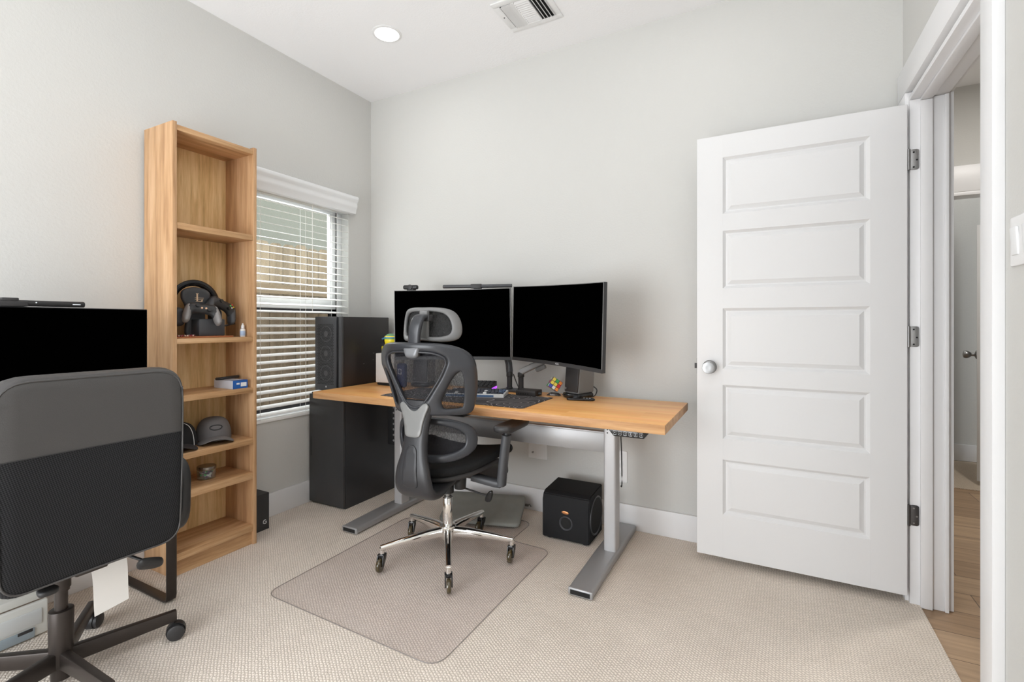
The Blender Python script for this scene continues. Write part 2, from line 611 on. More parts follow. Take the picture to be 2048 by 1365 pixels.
        def inside(Q):
            Q = np.asarray(Q, float)
            res = np.zeros(len(Q), bool)
            for L in loops:
                L = np.array(L)
                x, y = Q[:, 0][:, None], Q[:, 1][:, None]
                x0, y0 = L[:, 0], L[:, 1]
                x1, y1 = np.roll(L[:, 0], -1), np.roll(L[:, 1], -1)
                c = ((y0 > y) != (y1 > y)) & (x < (x1 - x0) * (y - y0) / (y1 - y0 + 1e-15) + x0)
                res ^= (c.sum(1) % 2 == 1)
            return res

        pts, cons = [], []
        for L in loops:
            b0 = len(pts)
            n = len(L)
            pts += [tuple(p) for p in L]
            cons += [(b0 + i, b0 + (i + 1) % n) for i in range(n)]
        nb = len(pts)
        # rings just inside the rim, for the rolled edge
        ring = []
        for L in loops:
            L = np.array(L)
            tg = np.roll(L, -1, 0) - np.roll(L, 1, 0)
            tg /= (np.linalg.norm(tg, axis=1)[:, None] + 1e-12)
            nm = np.stack([-tg[:, 1], tg[:, 0]], 1)
            for d in (0.1 * r, 0.4 * r, 0.95 * r):
                for sg in (1, -1):
                    ring.append((L + nm * sg * d, d))
        for q, d in ring:
            ok = inside(q) & (dist(q) > 0.93 * d)
            pts += [tuple(p) for p in q[ok]]
        o = np.array(loops[0])
        mn, mx = o.min(0), o.max(0)
        gx, gy = np.meshgrid(np.arange(mn[0], mx[0], grid), np.arange(mn[1], mx[1], grid))
        G = np.stack([gx.ravel(), gy.ravel()], 1)
        G = G[inside(G)]
        if len(G):
            G = G[dist(G) > r * 1.0 + 0.35 * grid]
            pts += [tuple(p) for p in G]
        V, _, F, *_ = delaunay_2d_cdt([Vector(p) for p in pts], cons, [], 0, 1e-6)
        VV = np.array([(v.x, v.y) for v in V])
        cen = np.array([VV[list(f)].mean(0) for f in F])
        keep = inside(cen)
        d = dist(VV)
        hh = T / 2 * np.sqrt(np.clip(1 - (1 - np.clip(d / r, 0, 1)) ** 2, 0, 1))
        fn = fn or (lambda x, y, off: (x, y, off))
        t = bmesh.new()
        top, bot = [], []
        for (x, y), h in zip(VV, hh):
            if h < 1e-7 + T * 0.01:
                v = t.verts.new(fn(x, y, 0.0))
                top.append(v)
                bot.append(v)
            else:
                top.append(t.verts.new(fn(x, y, h)))
                bot.append(t.verts.new(fn(x, y, -T / 2 if flat_back else -h)))
        for f, k in zip(F, keep):
            if not k or all(top[i] is bot[i] for i in f):
                continue
            try:
                t.faces.new([top[i] for i in f])
                t.faces.new([bot[i] for i in reversed(f)])
            except ValueError:
                pass
        bmesh.ops.delete(t, geom=[v for v in t.verts if not v.link_faces], context='VERTS')
        bmesh.ops.recalc_face_normals(t, faces=list(t.faces))
        return s._merge(t)

    def text(s, body, size, m, ext=0.0006):
        cu = bpy.data.curves.new('txt', 'FONT')
        cu.body = body
        cu.size = size
        cu.extrude = ext
        cu.align_x = 'CENTER'
        cu.align_y = 'CENTER'
        ob = bpy.data.objects.new('txt', cu)
        COL.objects.link(ob)
        bpy.context.view_layer.update()
        me = bpy.data.meshes.new_from_object(ob.evaluated_get(bpy.context.evaluated_depsgraph_get()))
        t = bmesh.new()
        t.from_mesh(me)
        bpy.data.objects.remove(ob)
        bpy.data.curves.remove(cu)
        bpy.data.meshes.remove(me)
        return s._merge(t, m)

    def obj(s, name, mats, parent=None, angle=38, loc=(0, 0, 0), rot=None):
        me = bpy.data.meshes.new(name)
        bmesh.ops.remove_doubles(s.bm, verts=s.bm.verts, dist=1e-6)
        s.bm.to_mesh(me)
        s.bm.free()
        if not isinstance(mats, (list, tuple)):
            mats = [mats]
        for x in mats:
            me.materials.append(x)
        if len(me.polygons):
            me.polygons.foreach_set('use_smooth', [True] * len(me.polygons))
            me.set_sharp_from_angle(angle=R(angle))
        o = bpy.data.objects.new(name, me)
        o.location = loc
        if rot:
            o.rotation_euler = rot
        COL.objects.link(o)
        if parent:
            o.parent = parent
        return o


def crom(pts, k=6, closed=True):
    P = [np.array(p, float) for p in pts]
    n = len(P)
    out = []
    rng = range(n) if closed else range(n - 1)
    for i in rng:
        if closed:
            p0, p1, p2, p3 = P[i - 1], P[i], P[(i + 1) % n], P[(i + 2) % n]
        else:
            p0, p1, p2, p3 = P[max(i - 1, 0)], P[i], P[i + 1], P[min(i + 2, n - 1)]
        for j in range(k):
            t = j / k
            out.append(0.5 * ((2 * p1) + (-p0 + p2) * t + (2 * p0 - 5 * p1 + 4 * p2 - p3) * t * t
                              + (-p0 + 3 * p1 - 3 * p2 + p3) * t ** 3))
    if not closed:
        out.append(P[-1])
    return [tuple(p) for p in out]


def resample(loop, sp):
    L = [np.array(p, float)[:2] for p in loop]
    out = []
    n = len(L)
    for i in range(n):
        a, b = L[i], L[(i + 1) % n]
        d = np.linalg.norm(b - a)
        if d < 1e-9:
            continue
        k = max(1, int(round(d / sp)))
        if d < 0.4 * sp and out and np.linalg.norm(a - out[-1]) < 0.4 * sp:
            continue
        for j in range(k):
            out.append(a + (b - a) * j / k)
    return out


def rrect(x0, y0, x1, y1, r, n=6):
    o = []
    for cx, cy, a0 in ((x1 - r, y0 + r, -90), (x1 - r, y1 - r, 0), (x0 + r, y1 - r, 90), (x0 + r, y0 + r, 180)):
        for k in range(n + 1):
            a = R(a0 + 90 * k / n)
            o.append((cx + r * cos(a), cy + r * sin(a)))
    return o


def tag(o, label, cat, group=None):
    o['label'] = label
    o['category'] = cat
    if group:
        o['group'] = group
    return o


def thing(name, label, cat, loc=(0, 0, 0), rot=(0, 0, 0), group=None):
    o = bpy.data.objects.new(name, None)
    o.empty_display_size = 0.1
    o.location = loc
    o.rotation_euler = rot
    COL.objects.link(o)
    return tag(o, label, cat, group)


def struct(name, b, m, label=None, angle=30):
    o = b.obj(name, m, angle=angle)
    o['kind'] = 'structure'
    if label:
        o['label'] = label
    return o


def dup(root, loc=None, rot=None, label=None, group=None):
    r = root.copy()
    COL.objects.link(r)
    if loc is not None:
        r.location = loc
    if rot is not None:
        r.rotation_euler = rot
    if label:
        r['label'] = label
    if group:
        r['group'] = group
    for ch in list(root.children):
        c = ch.copy()
        COL.objects.link(c)
        c.parent = r
        for g in list(ch.children):
            d = g.copy()
            COL.objects.link(d)
            d.parent = c
    return r


def RX(a): return Matrix.Rotation(R(a), 4, 'X')
def RY(a): return Matrix.Rotation(R(a), 4, 'Y')
def RZ(a): return Matrix.Rotation(R(a), 4, 'Z')
def TR(*p): return Matrix.Translation(Vector(p))


# ================================================================== the room
WT = 0.112   # wall thickness on the door side
# window opening in the left wall
WY0, WY1, WZ0, WZ1 = 1.625, 2.455, 0.545, 1.985
b = B()
b.box((XL - 0.14, YF, 0), (XL, WY0, ZC)).box((XL - 0.14, WY1, 0), (XL, YB, ZC))
b.box((XL - 0.14, WY0, 0), (XL, WY1, WZ0)).box((XL - 0.14, WY0, WZ1), (XL, WY1, ZC))
struct('wall_left', b, M['wall'])
struct('wall_back', B().box((XL - 0.14, YB, 0), (XR + WT, YB + 0.12, ZC)), M['wall'])
# right wall with the doorway
DY0, DY1, DZ = 1.700, 2.505, 2.055
b = B()
b.box((XR, YF, 0), (XR + WT, DY0 - 0.012, ZC)).box((XR, DY1 + 0.012, 0), (XR + WT, YB, ZC))
b.box((XR, DY0 - 0.012, DZ + 0.012), (XR + WT, DY1 + 0.012, ZC))
struct('wall_right', b, M['wall'])
# wall behind the camera, with an opening added for the fill light
b = B()
FX0, FX1, FZ0, FZ1 = -2.50, -0.80, 0.05, 1.70
b.box((XL - 0.14, YF - 0.12, 0), (FX0, YF, ZC)).box((FX1, YF - 0.12, 0), (XR + WT, YF, ZC))
b.box((FX0, YF - 0.12, 0), (FX1, YF, FZ0)).box((FX0, YF - 0.12, FZ1), (FX1, YF, ZC))
struct('wall_front', b, M['wall'])
struct('ceiling', B().box((XL - 0.14, YF - 0.12, ZC), (XR + WT, YB + 0.12, ZC + 0.1)), M['ceiling'])
struct('floor', B().box((XL - 0.14, YF - 0.12, -0.05), (0.545, YB + 0.12, 0)), M['carpet'])

# baseboards
def board(p0, p1, inward, h=0.136, t=0.015):
    """baseboard from p0 to p1 (xy), thickness towards 'inward'"""
    b = B()
    x0, x1 = sorted((p0[0], p1[0]))
    y0, y1 = sorted((p0[1], p1[1]))
    if inward[0]:
        xs = sorted((x0, x0 + inward[0] * t))
        b.box((xs[0], y0, 0), (xs[1], y1, h), 0.003)
    else:
        ys = sorted((y0, y0 + inward[1] * t))
        b.box((x0, ys[0], 0), (x1, ys[1], h), 0.003)
    return b


struct('baseboard_back', board((XL, YB), (XR, YB), (0, -1)), M['trim'])
struct('baseboard_left', board((XL, YF), (XL, YB - 0.016), (1, 0)), M['trim'])
struct('baseboard_right', board((XR, YF), (XR, 1.62), (-1, 0)), M['trim'])

# door casing and jamb
b = B()
CX0, CX1 = 0.500, 0.525
b.box((CX0, 1.640, 0), (CX1, 1.718, 2.087), 0.002)
b.box((CX0, DY1 + 0.006, 0), (CX1, 2.640, 2.087), 0.002)
b.box((CX0, 1.640, 2.088), (CX1, 2.640, 2.208), 0.002)
b.box((XR + WT, 1.62, 0), (XR + WT + 0.016, 1.70, 2.06), 0.002)
b.box((XR + WT, DY1 + 0.002, -0.005), (XR + WT + 0.016, DY1 + 0.09, 2.06), 0.002)
b.box((XR + WT, 1.62, 2.061), (XR + WT + 0.016, DY1 + 0.09, 2.16), 0.002)
struct('trim_1', b, M['trim'], 'white door casing around the doorway on the right wall')
b = B()
b.box((0.512, DY1 - 0.012, -0.005), (0.634, DY1 + 0.012, DZ - 0.007), 0.001)
b.box((0.512, DY0 - 0.012, 0), (0.634, DY0 + 0.018, DZ - 0.007), 0.001)
b.box((0.512, DY0 - 0.012, DZ - 0.006), (0.634, DY1 + 0.012, DZ + 0.012), 0.001)
for lo, hi in (((0.544, DY1 - 0.026, -0.005), (0.582, DY1 - 0.0125, DZ - 0.019)), ((0.544, DY0 + 0.016, 0), (0.582, DY0 + 0.03, DZ - 0.019)),
               ((0.544, DY0 + 0.0185, DZ - 0.018), (0.582, DY1 - 0.012, DZ - 0.0065)),
               ((0.620, DY1 - 0.020, -0.005), (0.6335, DY1 - 0.0125, DZ - 0.0075))):
    b.box(lo, hi, 0.002)
struct('trim_2', b, M['trim'], 'white door jamb lining the doorway')

# ------------------------------------------------------------------ open door, five panels
dr = thing('door_1', 'white five-panel door standing open against the back wall', 'door', (0.5, 2.47, 0.037))
dr['kind'] = 'structure'
DW, DH, DT = 0.80, 1.988, 0.035
b = B()
rows = [(0.239, 0.498), (0.596, 0.850), (0.925, 1.210), (1.304, 1.574), (1.654, 1.920)]
rows = [(a - 0.037, c - 0.037) for a, c in rows]
px0, px1 = -0.685, -0.123
# stiles and rails around recessed, raised-field panels
b.box((-DW, 0.0, 0), (px0, DT, DH), 0.0015)
b.box((px1, 0.0, 0), (0, DT, DH), 0.0015)
zs = [0] + [z for r_ in rows for z in r_] + [DH]
for k in range(0, len(zs), 2):
    b.box((px0 - 0.001, 0, zs[k]), (px1 + 0.001, DT, zs[k + 1]), 0.0)
dep = 0.012
for z0, z1 in rows:
    t = bmesh.new()
    def ringv(i, y):
        return [t.verts.new((x, y, z)) for x, z in ((px0 + i, z0 + i), (px1 - i, z0 + i), (px1 - i, z1 - i), (px0 + i, z1 - i))]
    rs = [ringv(-0.0005, 0.0), ringv(0.006, dep * 0.55), ringv(0.012, dep), ringv(0.018, dep), ringv(0.036, 0.0025)]
    for A, C in zip(rs, rs[1:]):
        for i in range(4):
            j = (i + 1) % 4
            t.faces.new((A[i], A[j], C[j], C[i]))
    t.faces.new(rs[-1])
    for f in t.faces:
        f.normal_update()
        if f.normal.y > 0:
            f.normal_flip()
    b._merge(t)
    b.box((px0, dep + 0.004, z0), (px1, DT - 0.006, z1))
b.obj('door_leaf', M['door'], dr, 20)
# knob on both sides, latch bolt
for sy, y0 in ((-1, 0.0), (1, DT)):
    b = B()
    prof = [(0, 0), (0.032, 0), (0.032, 0.004), (0.028, 0.009), (0.013, 0.011), (0.011, 0.028), (0.017, 0.036),
            (0.0275, 0.043), (0.0285, 0.052), (0.026, 0.061), (0.008, 0.0625), (0, 0.0615)]
    b.lathe(prof, 40, TR(-0.743, y0, 0.895) @ RX(90 if sy < 0 else -90))
    b.obj('door_knob', M['steel'], dr)
B().box((-DW - 0.012, 0.012, 0.885), (-DW + 0.002, 0.024, 0.910), 0.001).box((-DW - 0.001, 0.006, 0.86), (-DW + 0.001, 0.03, 0.935)).obj('latch', M['black_satin'], dr)
for k, z in enumerate((1.762, 1.043, 0.318)):
    b = B()
    h = 0.088
    b.puff(rrect(0.012, z - 0.037, 0.042, z + h - 0.041, 0.009), T=0.003, r=0.0015, grid=0.02, spacing=0.006,
           fn=lambda x, y, o: (x, 0.0215 + o, y))
    b.cyl((0.007, 0.016, z - 0.037), (0.007, 0.016, z + h - 0.041), 0.0065, n=12)
    b.mat(1)
    for (x, zz) in ((0.024, 0.036), (0.034, 0.004), (0.024, -0.024)):
        b.cyl((x, 0.0196, z + zz - 0.002), (x, 0.0188, z + zz - 0.002), 0.0035, n=10)
    b.obj('hinge', [M['hinge'] if k < 2 else M['hinge_dark'], M['dark_gap'] if k < 2 else M['hinge']], dr)

# ------------------------------------------------------------------ hallway and the room beyond
HX0, HX1 = XR + WT, 2.2
HY1 = 4.40
struct('floor_hall', B().box((0.545, YF, -0.055), (HX1 + 0.3, HY1, -0.006)), M['hallwood'])
struct('floor_far', B().box((0.4, HY1, -0.055), (3.2, 5.5, -0.002)), carpet_mat('carpet_far', (0.66, 0.56, 0.45, 1), (0.42, 0.34, 0.26, 1)))
b = B()
b.box((HX0, HY1, DZ), (HX1, HY1 + 0.12, ZC)).box((HX0, HY1, 0), (0.95, HY1 + 0.12, DZ)).box((1.80, HY1, 0), (HX1, HY1 + 0.12, DZ))
b.box((XR, YB + 0.12, 0), (HX0, HY1 + 0.12, ZC))
b.box((HX1, YF, 0), (HX1 + 0.1, HY1 + 0.12, ZC))
b.box((HX0, YF - 0.12, 0), (HX1 + 0.1, YF, ZC))
struct('wall_hall', b, M['wall'])
b = B()
b.box((0.4, 5.28, 0), (3.2, 5.40, ZC)).box((0.4, HY1 + 0.12, 0), (0.52, 5.28, ZC)).box((3.1, HY1 + 0.12, 0), (3.2, 5.28, ZC))
struct('wall_far', b, M['wall'])
struct('ceiling_hall', B().box((HX0, YF - 0.12, ZC), (3.2, 5.4, ZC + 0.1)), M['ceiling'])
struct('baseboard_far', board((0.52, 5.28), (3.1, 5.28), (0, -1)), M['trim'])
b = B()
b.box((0.86, HY1 - 0.02, 2.045), (1.90, HY1, 2.225), 0.002)
b.box((0.87, HY1 - 0.016, 2.02), (1.88, HY1 + 0.12, 2.046), 0.002)
b.box((0.86, HY1 - 0.02, 0), (0.95, HY1, 2.05), 0.002).box((1.80, HY1 - 0.02, 0), (1.90, HY1, 2.05), 0.002)
struct('trim_3', b, M['trim'], 'white casing of the doorway across the hall')
d2 = thing('door_2', 'white door standing open in the room across the hall', 'door', (1.302, 4.53, 0.03), (0, 0, R(73.6)))
d2['kind'] = 'structure'
B().box((0, -0.035, 0), (0.70, 0, 1.80), 0.002).obj('door_leaf', M['door'], d2)
b = B()
b.lathe([(0, 0), (0.03, 0), (0.03, 0.005), (0.012, 0.012), (0.011, 0.028), (0.022, 0.04), (0.028, 0.055), (0.024, 0.07), (0, 0.076)],
        24, TR(0.06, 0.0, 0.885) @ RX(-90))
b.obj('door_knob', M['steel'], d2)

# ------------------------------------------------------------------ light switch, outlets
def plate_thing(name, label, cat, loc, w, h, axis, toggles):
    """wall plate; axis 'X' faces -X, axis 'Y' faces -Y"""
    rot = (0, 0, R(-90)) if axis == 'X' else (0, 0, 0)
    o = thing(name, label, cat, loc, rot)
    B().puff(rrect(-w / 2, -h / 2, w / 2, h / 2, 0.004), T=0.006, r=0.003, grid=0.02, spacing=0.008,
             fn=lambda x, y, q: (x, -0.003 + (-q), y)).obj('cover_plate', M['white_plastic'], o)
    for x in toggles:
        if cat == 'light switch':
            B().box((x - 0.0165, -0.011, -0.033), (x + 0.0165, -0.005, 0.033), 0.002, m=RX(3)).obj('rocker', M['vinyl'], o)
        else:
            for z in (-0.021, 0.021):
                B().box((x - 0.0165, -0.0085, z - 0.0145), (x + 0.0165, -0.005, z + 0.0145), 0.003).obj('socket', M['vinyl'], o)
    return o


plate_thing('light_switch', 'white two-rocker light switch beside the doorway casing', 'light switch', (XR, 1.535, 1.335), 0.125, 0.118, 'X', (-0.03, 0.03))
plate_thing('wall_outlet', 'white wall outlet behind the right leg of the wooden desk', 'outlet', (-0.725, YB, 0.338), 0.075, 0.178, 'Y', (0.0,))
o = plate_thing('wall_outlet', 'white wide cable plate on the wall under the desk crossbar', 'outlet', (-1.235, YB, 0.365), 0.125, 0.10, 'Y', ())
B().cyl((-0.03, -0.006, -0.012), (-0.03, -0.016, -0.012), 0.005, n=12).obj('socket', M['steel'], o)

# ------------------------------------------------------------------ ceiling lamps and the air vent
def ceiling_lamp(x, y, label):
    o = thing('ceiling_light', label, 'ceiling light', (x, y, ZC), group='recessed ceiling lights')
    B().lathe([(0.066, 0), (0.082, 0), (0.082, -0.002), (0.077, -0.005), (0.068, -0.006), (0.066, -0.004), (0.066, 0)], 48).obj('trim_ring', M['white_plastic'], o)
    B().lathe([(0, -0.008), (0.05, -0.007), (0.0655, -0.004), (0.0655, -0.001), (0, -0.001)], 48).obj('diffuser', M['lamp_glow'], o)


ceiling_lamp(LAMPS[0][0], LAMPS[0][1], 'round recessed ceiling light glowing white, above the bookcase corner')
vx0, vx1, vy0, vy1 = -1.258, -0.958, 2.135, 2.398
v = thing('air_vent', 'white louvred metal air vent in the ceiling', 'air vent', ((vx0 + vx1) / 2, (vy0 + vy1) / 2, ZC))
w, h = (vx1 - vx0) / 2, (vy1 - vy0) / 2
iw, ih = w - 0.035, h - 0.035
b = B()
for lo, hi in (((-w, -h), (w, -ih)), ((-w, ih), (w, h)), ((-w, -ih), (-iw, ih)), ((iw, -ih), (w, ih))):
    b.box((lo[0], lo[1], -0.007), (hi[0], hi[1], 0), 0.002)
for x in (-iw / 3, iw / 3):
    b.box((x - 0.004, -ih, -0.009), (x + 0.004, ih, -0.001))
b.obj('vent_frame', M['white_plastic'], v)
B().box((-iw, -ih, -0.0012), (iw, ih, -0.0004)).obj('duct_opening', M['dark_gap'], v)
b = B()
n = 5
for k in range(n):      # left bank: deflects left, seen closed
    x = -iw + 0.010 + k * (2 * iw / 3 - 0.012) / n
    b.box((-0.011, -ih, -0.0008), (0.011, ih, 0.0008), m=TR(x + 0.006, 0, -0.0065) @ RY(-36))
for k in range(12):     # middle bank
    y = -ih + (k + 0.5) * 2 * ih / 12
    b.box((-iw / 3, -0.0085, -0.0006), (iw / 3, 0.0085, 0.0006), m=TR(0, y, -0.0055) @ RX(-33))
for k in range(4):      # right bank: deflects right, seen open
    x = iw / 3 + 0.014 + k * (2 * iw / 3) / 4
    b.box((-0.010, -ih, -0.0008), (0.010, ih, 0.0008), m=TR(x + 0.004, 0, -0.006) @ RY(48))
b.obj('louvres', M['white_plastic'], v)
B().cyl((-w + 0.018, -0.01, -0.0068), (-w + 0.018, -0.01, -0.0085), 0.004, n=10).obj('screw', M['black_satin'], v)

# ------------------------------------------------------------------ window on the left wall, blind, outdoors
wn = thing('window_1', 'white vinyl single-hung window on the left wall', 'window', (-2.69, (WY0 + WY1) / 2, WZ0))
wn['kind'] = 'structure'
hw, hz = (WY1 - WY0) / 2, WZ1 - WZ0
b = B()
for lo, hi in (((-hw, 0), (-hw + 0.045, hz)), ((hw - 0.045, 0), (hw, hz)), ((-hw + 0.045, 0), (hw - 0.045, 0.045)), ((-hw + 0.045, hz - 0.045), (hw - 0.045, hz))):
    b.box((-0.04, lo[0], lo[1]), (0.03, hi[0], hi[1]), 0.003)
b.obj('window_frame', M['vinyl'], wn)
zr0, zr1 = 1.235 - WZ0, 1.30 - WZ0
b = B()
for lo, hi in (((-hw + 0.04, zr0), (hw - 0.04, zr1)), ((-hw + 0.04, hz - 0.09), (hw - 0.04, hz - 0.04)),
               ((-hw + 0.04, zr1), (-hw + 0.09, hz - 0.09)), ((hw - 0.095, zr1), (hw - 0.04, hz - 0.09))):
    b.box((-0.012, lo[0], lo[1]), (0.018, hi[0], hi[1]), 0.003)
sash = b.obj('upper_sash', M['vinyl'], wn)
B().box((0.0, -hw + 0.08, zr1 - 0.01), (0.004, hw - 0.085, hz - 0.08)).obj('glass_pane', M['glass'], sash)
b = B()
for lo, hi in (((-hw + 0.045, 0.045), (-hw + 0.068, zr0)), ((hw - 0.068, 0.045), (hw - 0.045, zr0)), ((-hw + 0.068, 0.045), (hw - 0.068, 0.07)),
               ((-hw + 0.068, zr0 - 0.03), (hw - 0.068, zr0))):
    b.box((-0.034, lo[0], lo[1]), (-0.018, hi[0], hi[1]), 0.001)
scr = b.obj('insect_screen', M['black_satin'], wn)
B().box((-0.028, -hw + 0.06, 0.06), (-0.0265, hw - 0.06, zr0 - 0.01)).obj('screen_net', M['screen_net'], scr)
B().box((0.031, -hw, -0.001), (0.094, hw, 0.010), 0.002).obj('window_sill', M['wall'], wn)

bl = thing('window_blind', 'white horizontal slatted window blind with moulded valance beside the bookcase', 'window blind', (-2.612, (WY0 + WY1) / 2, WZ0 + 0.012))
bz = 0.015
b = B()
NSL = 31
zt = 1.895 - WZ0
for k in range(NSL):
    z = 0.045 + k * (zt - 0.045) / (NSL - 1)
    b.box((-0.025, -hw + 0.018, -0.0017), (0.025, hw - 0.014, 0.0017), 0.0006, 1, m=TR(0.002, 0, z) @ RY(13))
b.obj('slats', M['slat'], bl)
B().box((-0.024, -hw + 0.018, 0.0), (0.026, hw - 0.014, 0.020), 0.004).obj('bottom_rail', M['slat'], bl)
B().box((-0.028, -hw + 0.012, 1.345), (0.028, hw - 0.012, 1.395), 0.003).obj('headrail', M['vinyl'], bl)
# moulded valance: a profile run along Y
prof = [(0.014, 1.900), (0.044, 1.902), (0.048, 1.912), (0.050, 1.930), (0.057, 1.940), (0.060, 1.955), (0.058, 1.968), (0.062, 1.980),
        (0.071, 1.992), (0.073, 2.010), (0.066, 2.018), (0.014, 2.018)]
t = bmesh.new()
ra = [t.verts.new((x + 0.026, -hw - 0.004, z - WZ0 - 0.012)) for x, z in prof]
rb = [t.verts.new((x + 0.026, hw + 0.015, z - WZ0 - 0.012)) for x, z in prof]
for i in range(len(prof)):
    j = (i + 1) % len(prof)
    t.faces.new((ra[i], ra[j], rb[j], rb[i]))
t.faces.new(ra)
t.faces.new(rb[::-1])
bmesh.ops.recalc_face_normals(t, faces=list(t.faces))
B()._merge(t).obj('valance', M['vinyl'], bl, 50)
for y in (-0.26, 0.05, 0.30):
    for x in (-0.022, 0.028):
        B().cyl((x, y, 0.01), (x, y, 1.37), 0.0011, n=6).obj('ladder_cord', M['slat'], bl)
for y in (0.10,):
    B().tube([(0.030, y, 1.36), (0.031, y, 0.9), (0.030, y, 0.66)], 0.0022, 8).obj('tilt_cord', M['slat'], bl)

# outdoors: fence, neighbour's wall, ground
fx = -4.20
fo = thing('wooden_fence', 'weathered wooden picket fence seen through the window blind', 'fence', (fx, 2.6, -0.35))
b = B()
y = -2.6
rng = random.Random(8)
fence_boards = []
while y < 4.6:
    h = 2.27 + rng.uniform(-0.012, 0.012)
    wv = 0.136
    bb = B()
    bb.prism([(0, 0), (wv, 0), (wv, h - 0.03), (wv - 0.03, h), (0.03, h), (0, h - 0.03)], 0.018,
             m=Matrix(((0, 0, 1, 0), (1, 0, 0, y), (0, 1, 0, 0), (0, 0, 0, 1))))
    bm_ = bmesh.new()
    me_ = bpy.data.meshes.new('t')
    bb.bm.to_mesh(me_)
    bb.bm.free()
    b.bm.from_mesh(me_)
    bpy.data.meshes.remove(me_)
    y += 0.142
b.obj('pickets', wood('picket_wood', srgb(92, 78, 58), srgb(118, 102, 80), srgb(138, 122, 100), 'Z', 0.9, 0.9), fo)
B().box((0.018, -2.6, 1.77), (0.056, 4.6, 1.86)).obj('rail', wood('rail_wood', srgb(80, 64, 46), srgb(100, 84, 62), srgb(118, 100, 78), 'Y', 0.6, 0.9), fo)
b = B()
for k in range(26):
    z = -0.4 + k * 0.18
    b.box((-6.16, -1.5, 0), (-6.14, 9.0, 0.185), m=TR(0, 0, z) @ TR(-6.15, 0, 0) @ RY(5) @ TR(6.15, 0, 0))
b.box((-6.3, -1.5, -0.4), (-6.16, 9.0, 4.4))
struct('wall_neighbour', b, M['siding'], 'pale lap siding of the house beyond the fence')
struct('ground', B().box((-8, -2, -0.45), (-2.75, 9, -0.35)), M['soil'])
# ================================================================== bookcase
bk = thing('bookcase', 'tall narrow light oak bookcase against the left wall', 'bookcase', (-2.46, 1.392, 0))
BX0, BX1 = -2.579 + 2.46, -2.339 + 2.46          # back, front (local)
BH = 2.045
for s_ in (-1, 1):
    B().box((BX0, s_ * 0.2 - (0.018 if s_ > 0 else 0), 0), (BX1, s_ * 0.2 + (0.018 if s_ < 0 else 0), BH), 0.001).obj('side_panel', M['oak'], bk)
iw = 0.182
B().box((BX0, -iw, BH - 0.036), (BX1 - 0.002, iw, BH - 0.012), 0.001).obj('top_panel', M['oak_shelf'], bk)
B().box((BX0, -iw, 0.012), (BX0 + 0.005, iw, BH - 0.036)).obj('back_panel', M['oak_back'], bk)
SH = [(1.566, 1.594), (1.046, 1.070), (0.783, 0.810), (0.518, 0.548), (0.338, 0.372), (0.070, 0.102)]
for z0, z1 in SH:
    B().box((BX0 + 0.005, -iw, z0), (BX1 - 0.002, iw, z1), 0.001).obj('shelf', M['oak_shelf'], bk)
B().box((BX1 - 0.032, -iw, 0.0), (BX1 - 0.014, iw, 0.070)).obj('kickboard', M['oak_shelf'], bk)
SZ = [z1 for _, z1 in SH]

# ---- headset display board, stand, headset, controllers
ZS = SZ[1]
tag(B().box((-0.095, -0.135, 0), (0.095, 0.135, 0.008), 0.002).obj('wooden_board', wood('red_board', srgb(130, 72, 42), srgb(160, 96, 60), srgb(178, 116, 78), 'Y'),
    loc=(-2.462, 1.352, ZS)), 'thin reddish wooden board under the black headset stand', 'board')
st = thing('headset_stand', 'black headset stand with gold letter L on the second shelf', 'stand', (-2.47, 1.362, ZS + 0.008))
b = B()
ol = crom([(-0.045, 0.0), (0.045, 0.0), (0.043, 0.10), (0.052, 0.15), (0.067, 0.185), (0.058, 0.222), (0.0, 0.238), (-0.058, 0.222), (-0.067, 0.185), (-0.052, 0.15), (-0.043, 0.10)], 5)
b.puff(ol, T=0.02, r=0.006, grid=0.015, spacing=0.007, fn=lambda x, y, o: (o, x, y))
b.obj('upright', M['charcoal'], st)
B().box((-0.04, -0.025, 0), (0.075, 0.100, 0.082), 0.006).obj('base_block', M['charcoal'], st)
GOLD = mat('gold_mark', (0.85, 0.62, 0.42, 1), 0.4, metal=0.3)
b = B()
mm = TR(0.0112, 0.006, 0.187) @ RZ(90) @ RX(90)
b.box((-0.0035, -0.020, 0), (0.0035, 0.020, 0.001), m=mm @ TR(-0.005, 0, 0))
b.box((-0.011, 0.018, 0), (0.002, 0.0205, 0.001), m=mm)
b.box((-0.012, -0.0205, 0), (0.020, -0.017, 0.001), m=mm)
b.prism([(0.012, -0.017), (0.020, -0.017), (0.021, -0.008), (0.019, -0.008)], 0.001, m=mm)
b.box((-0.016, -0.003, 0), (0.026, -0.001, 0.0012), m=mm)
b.box((-0.016, -0.010, 0), (0.024, -0.008, 0.0012), m=mm)
b.obj('letter_mark', GOLD, st)

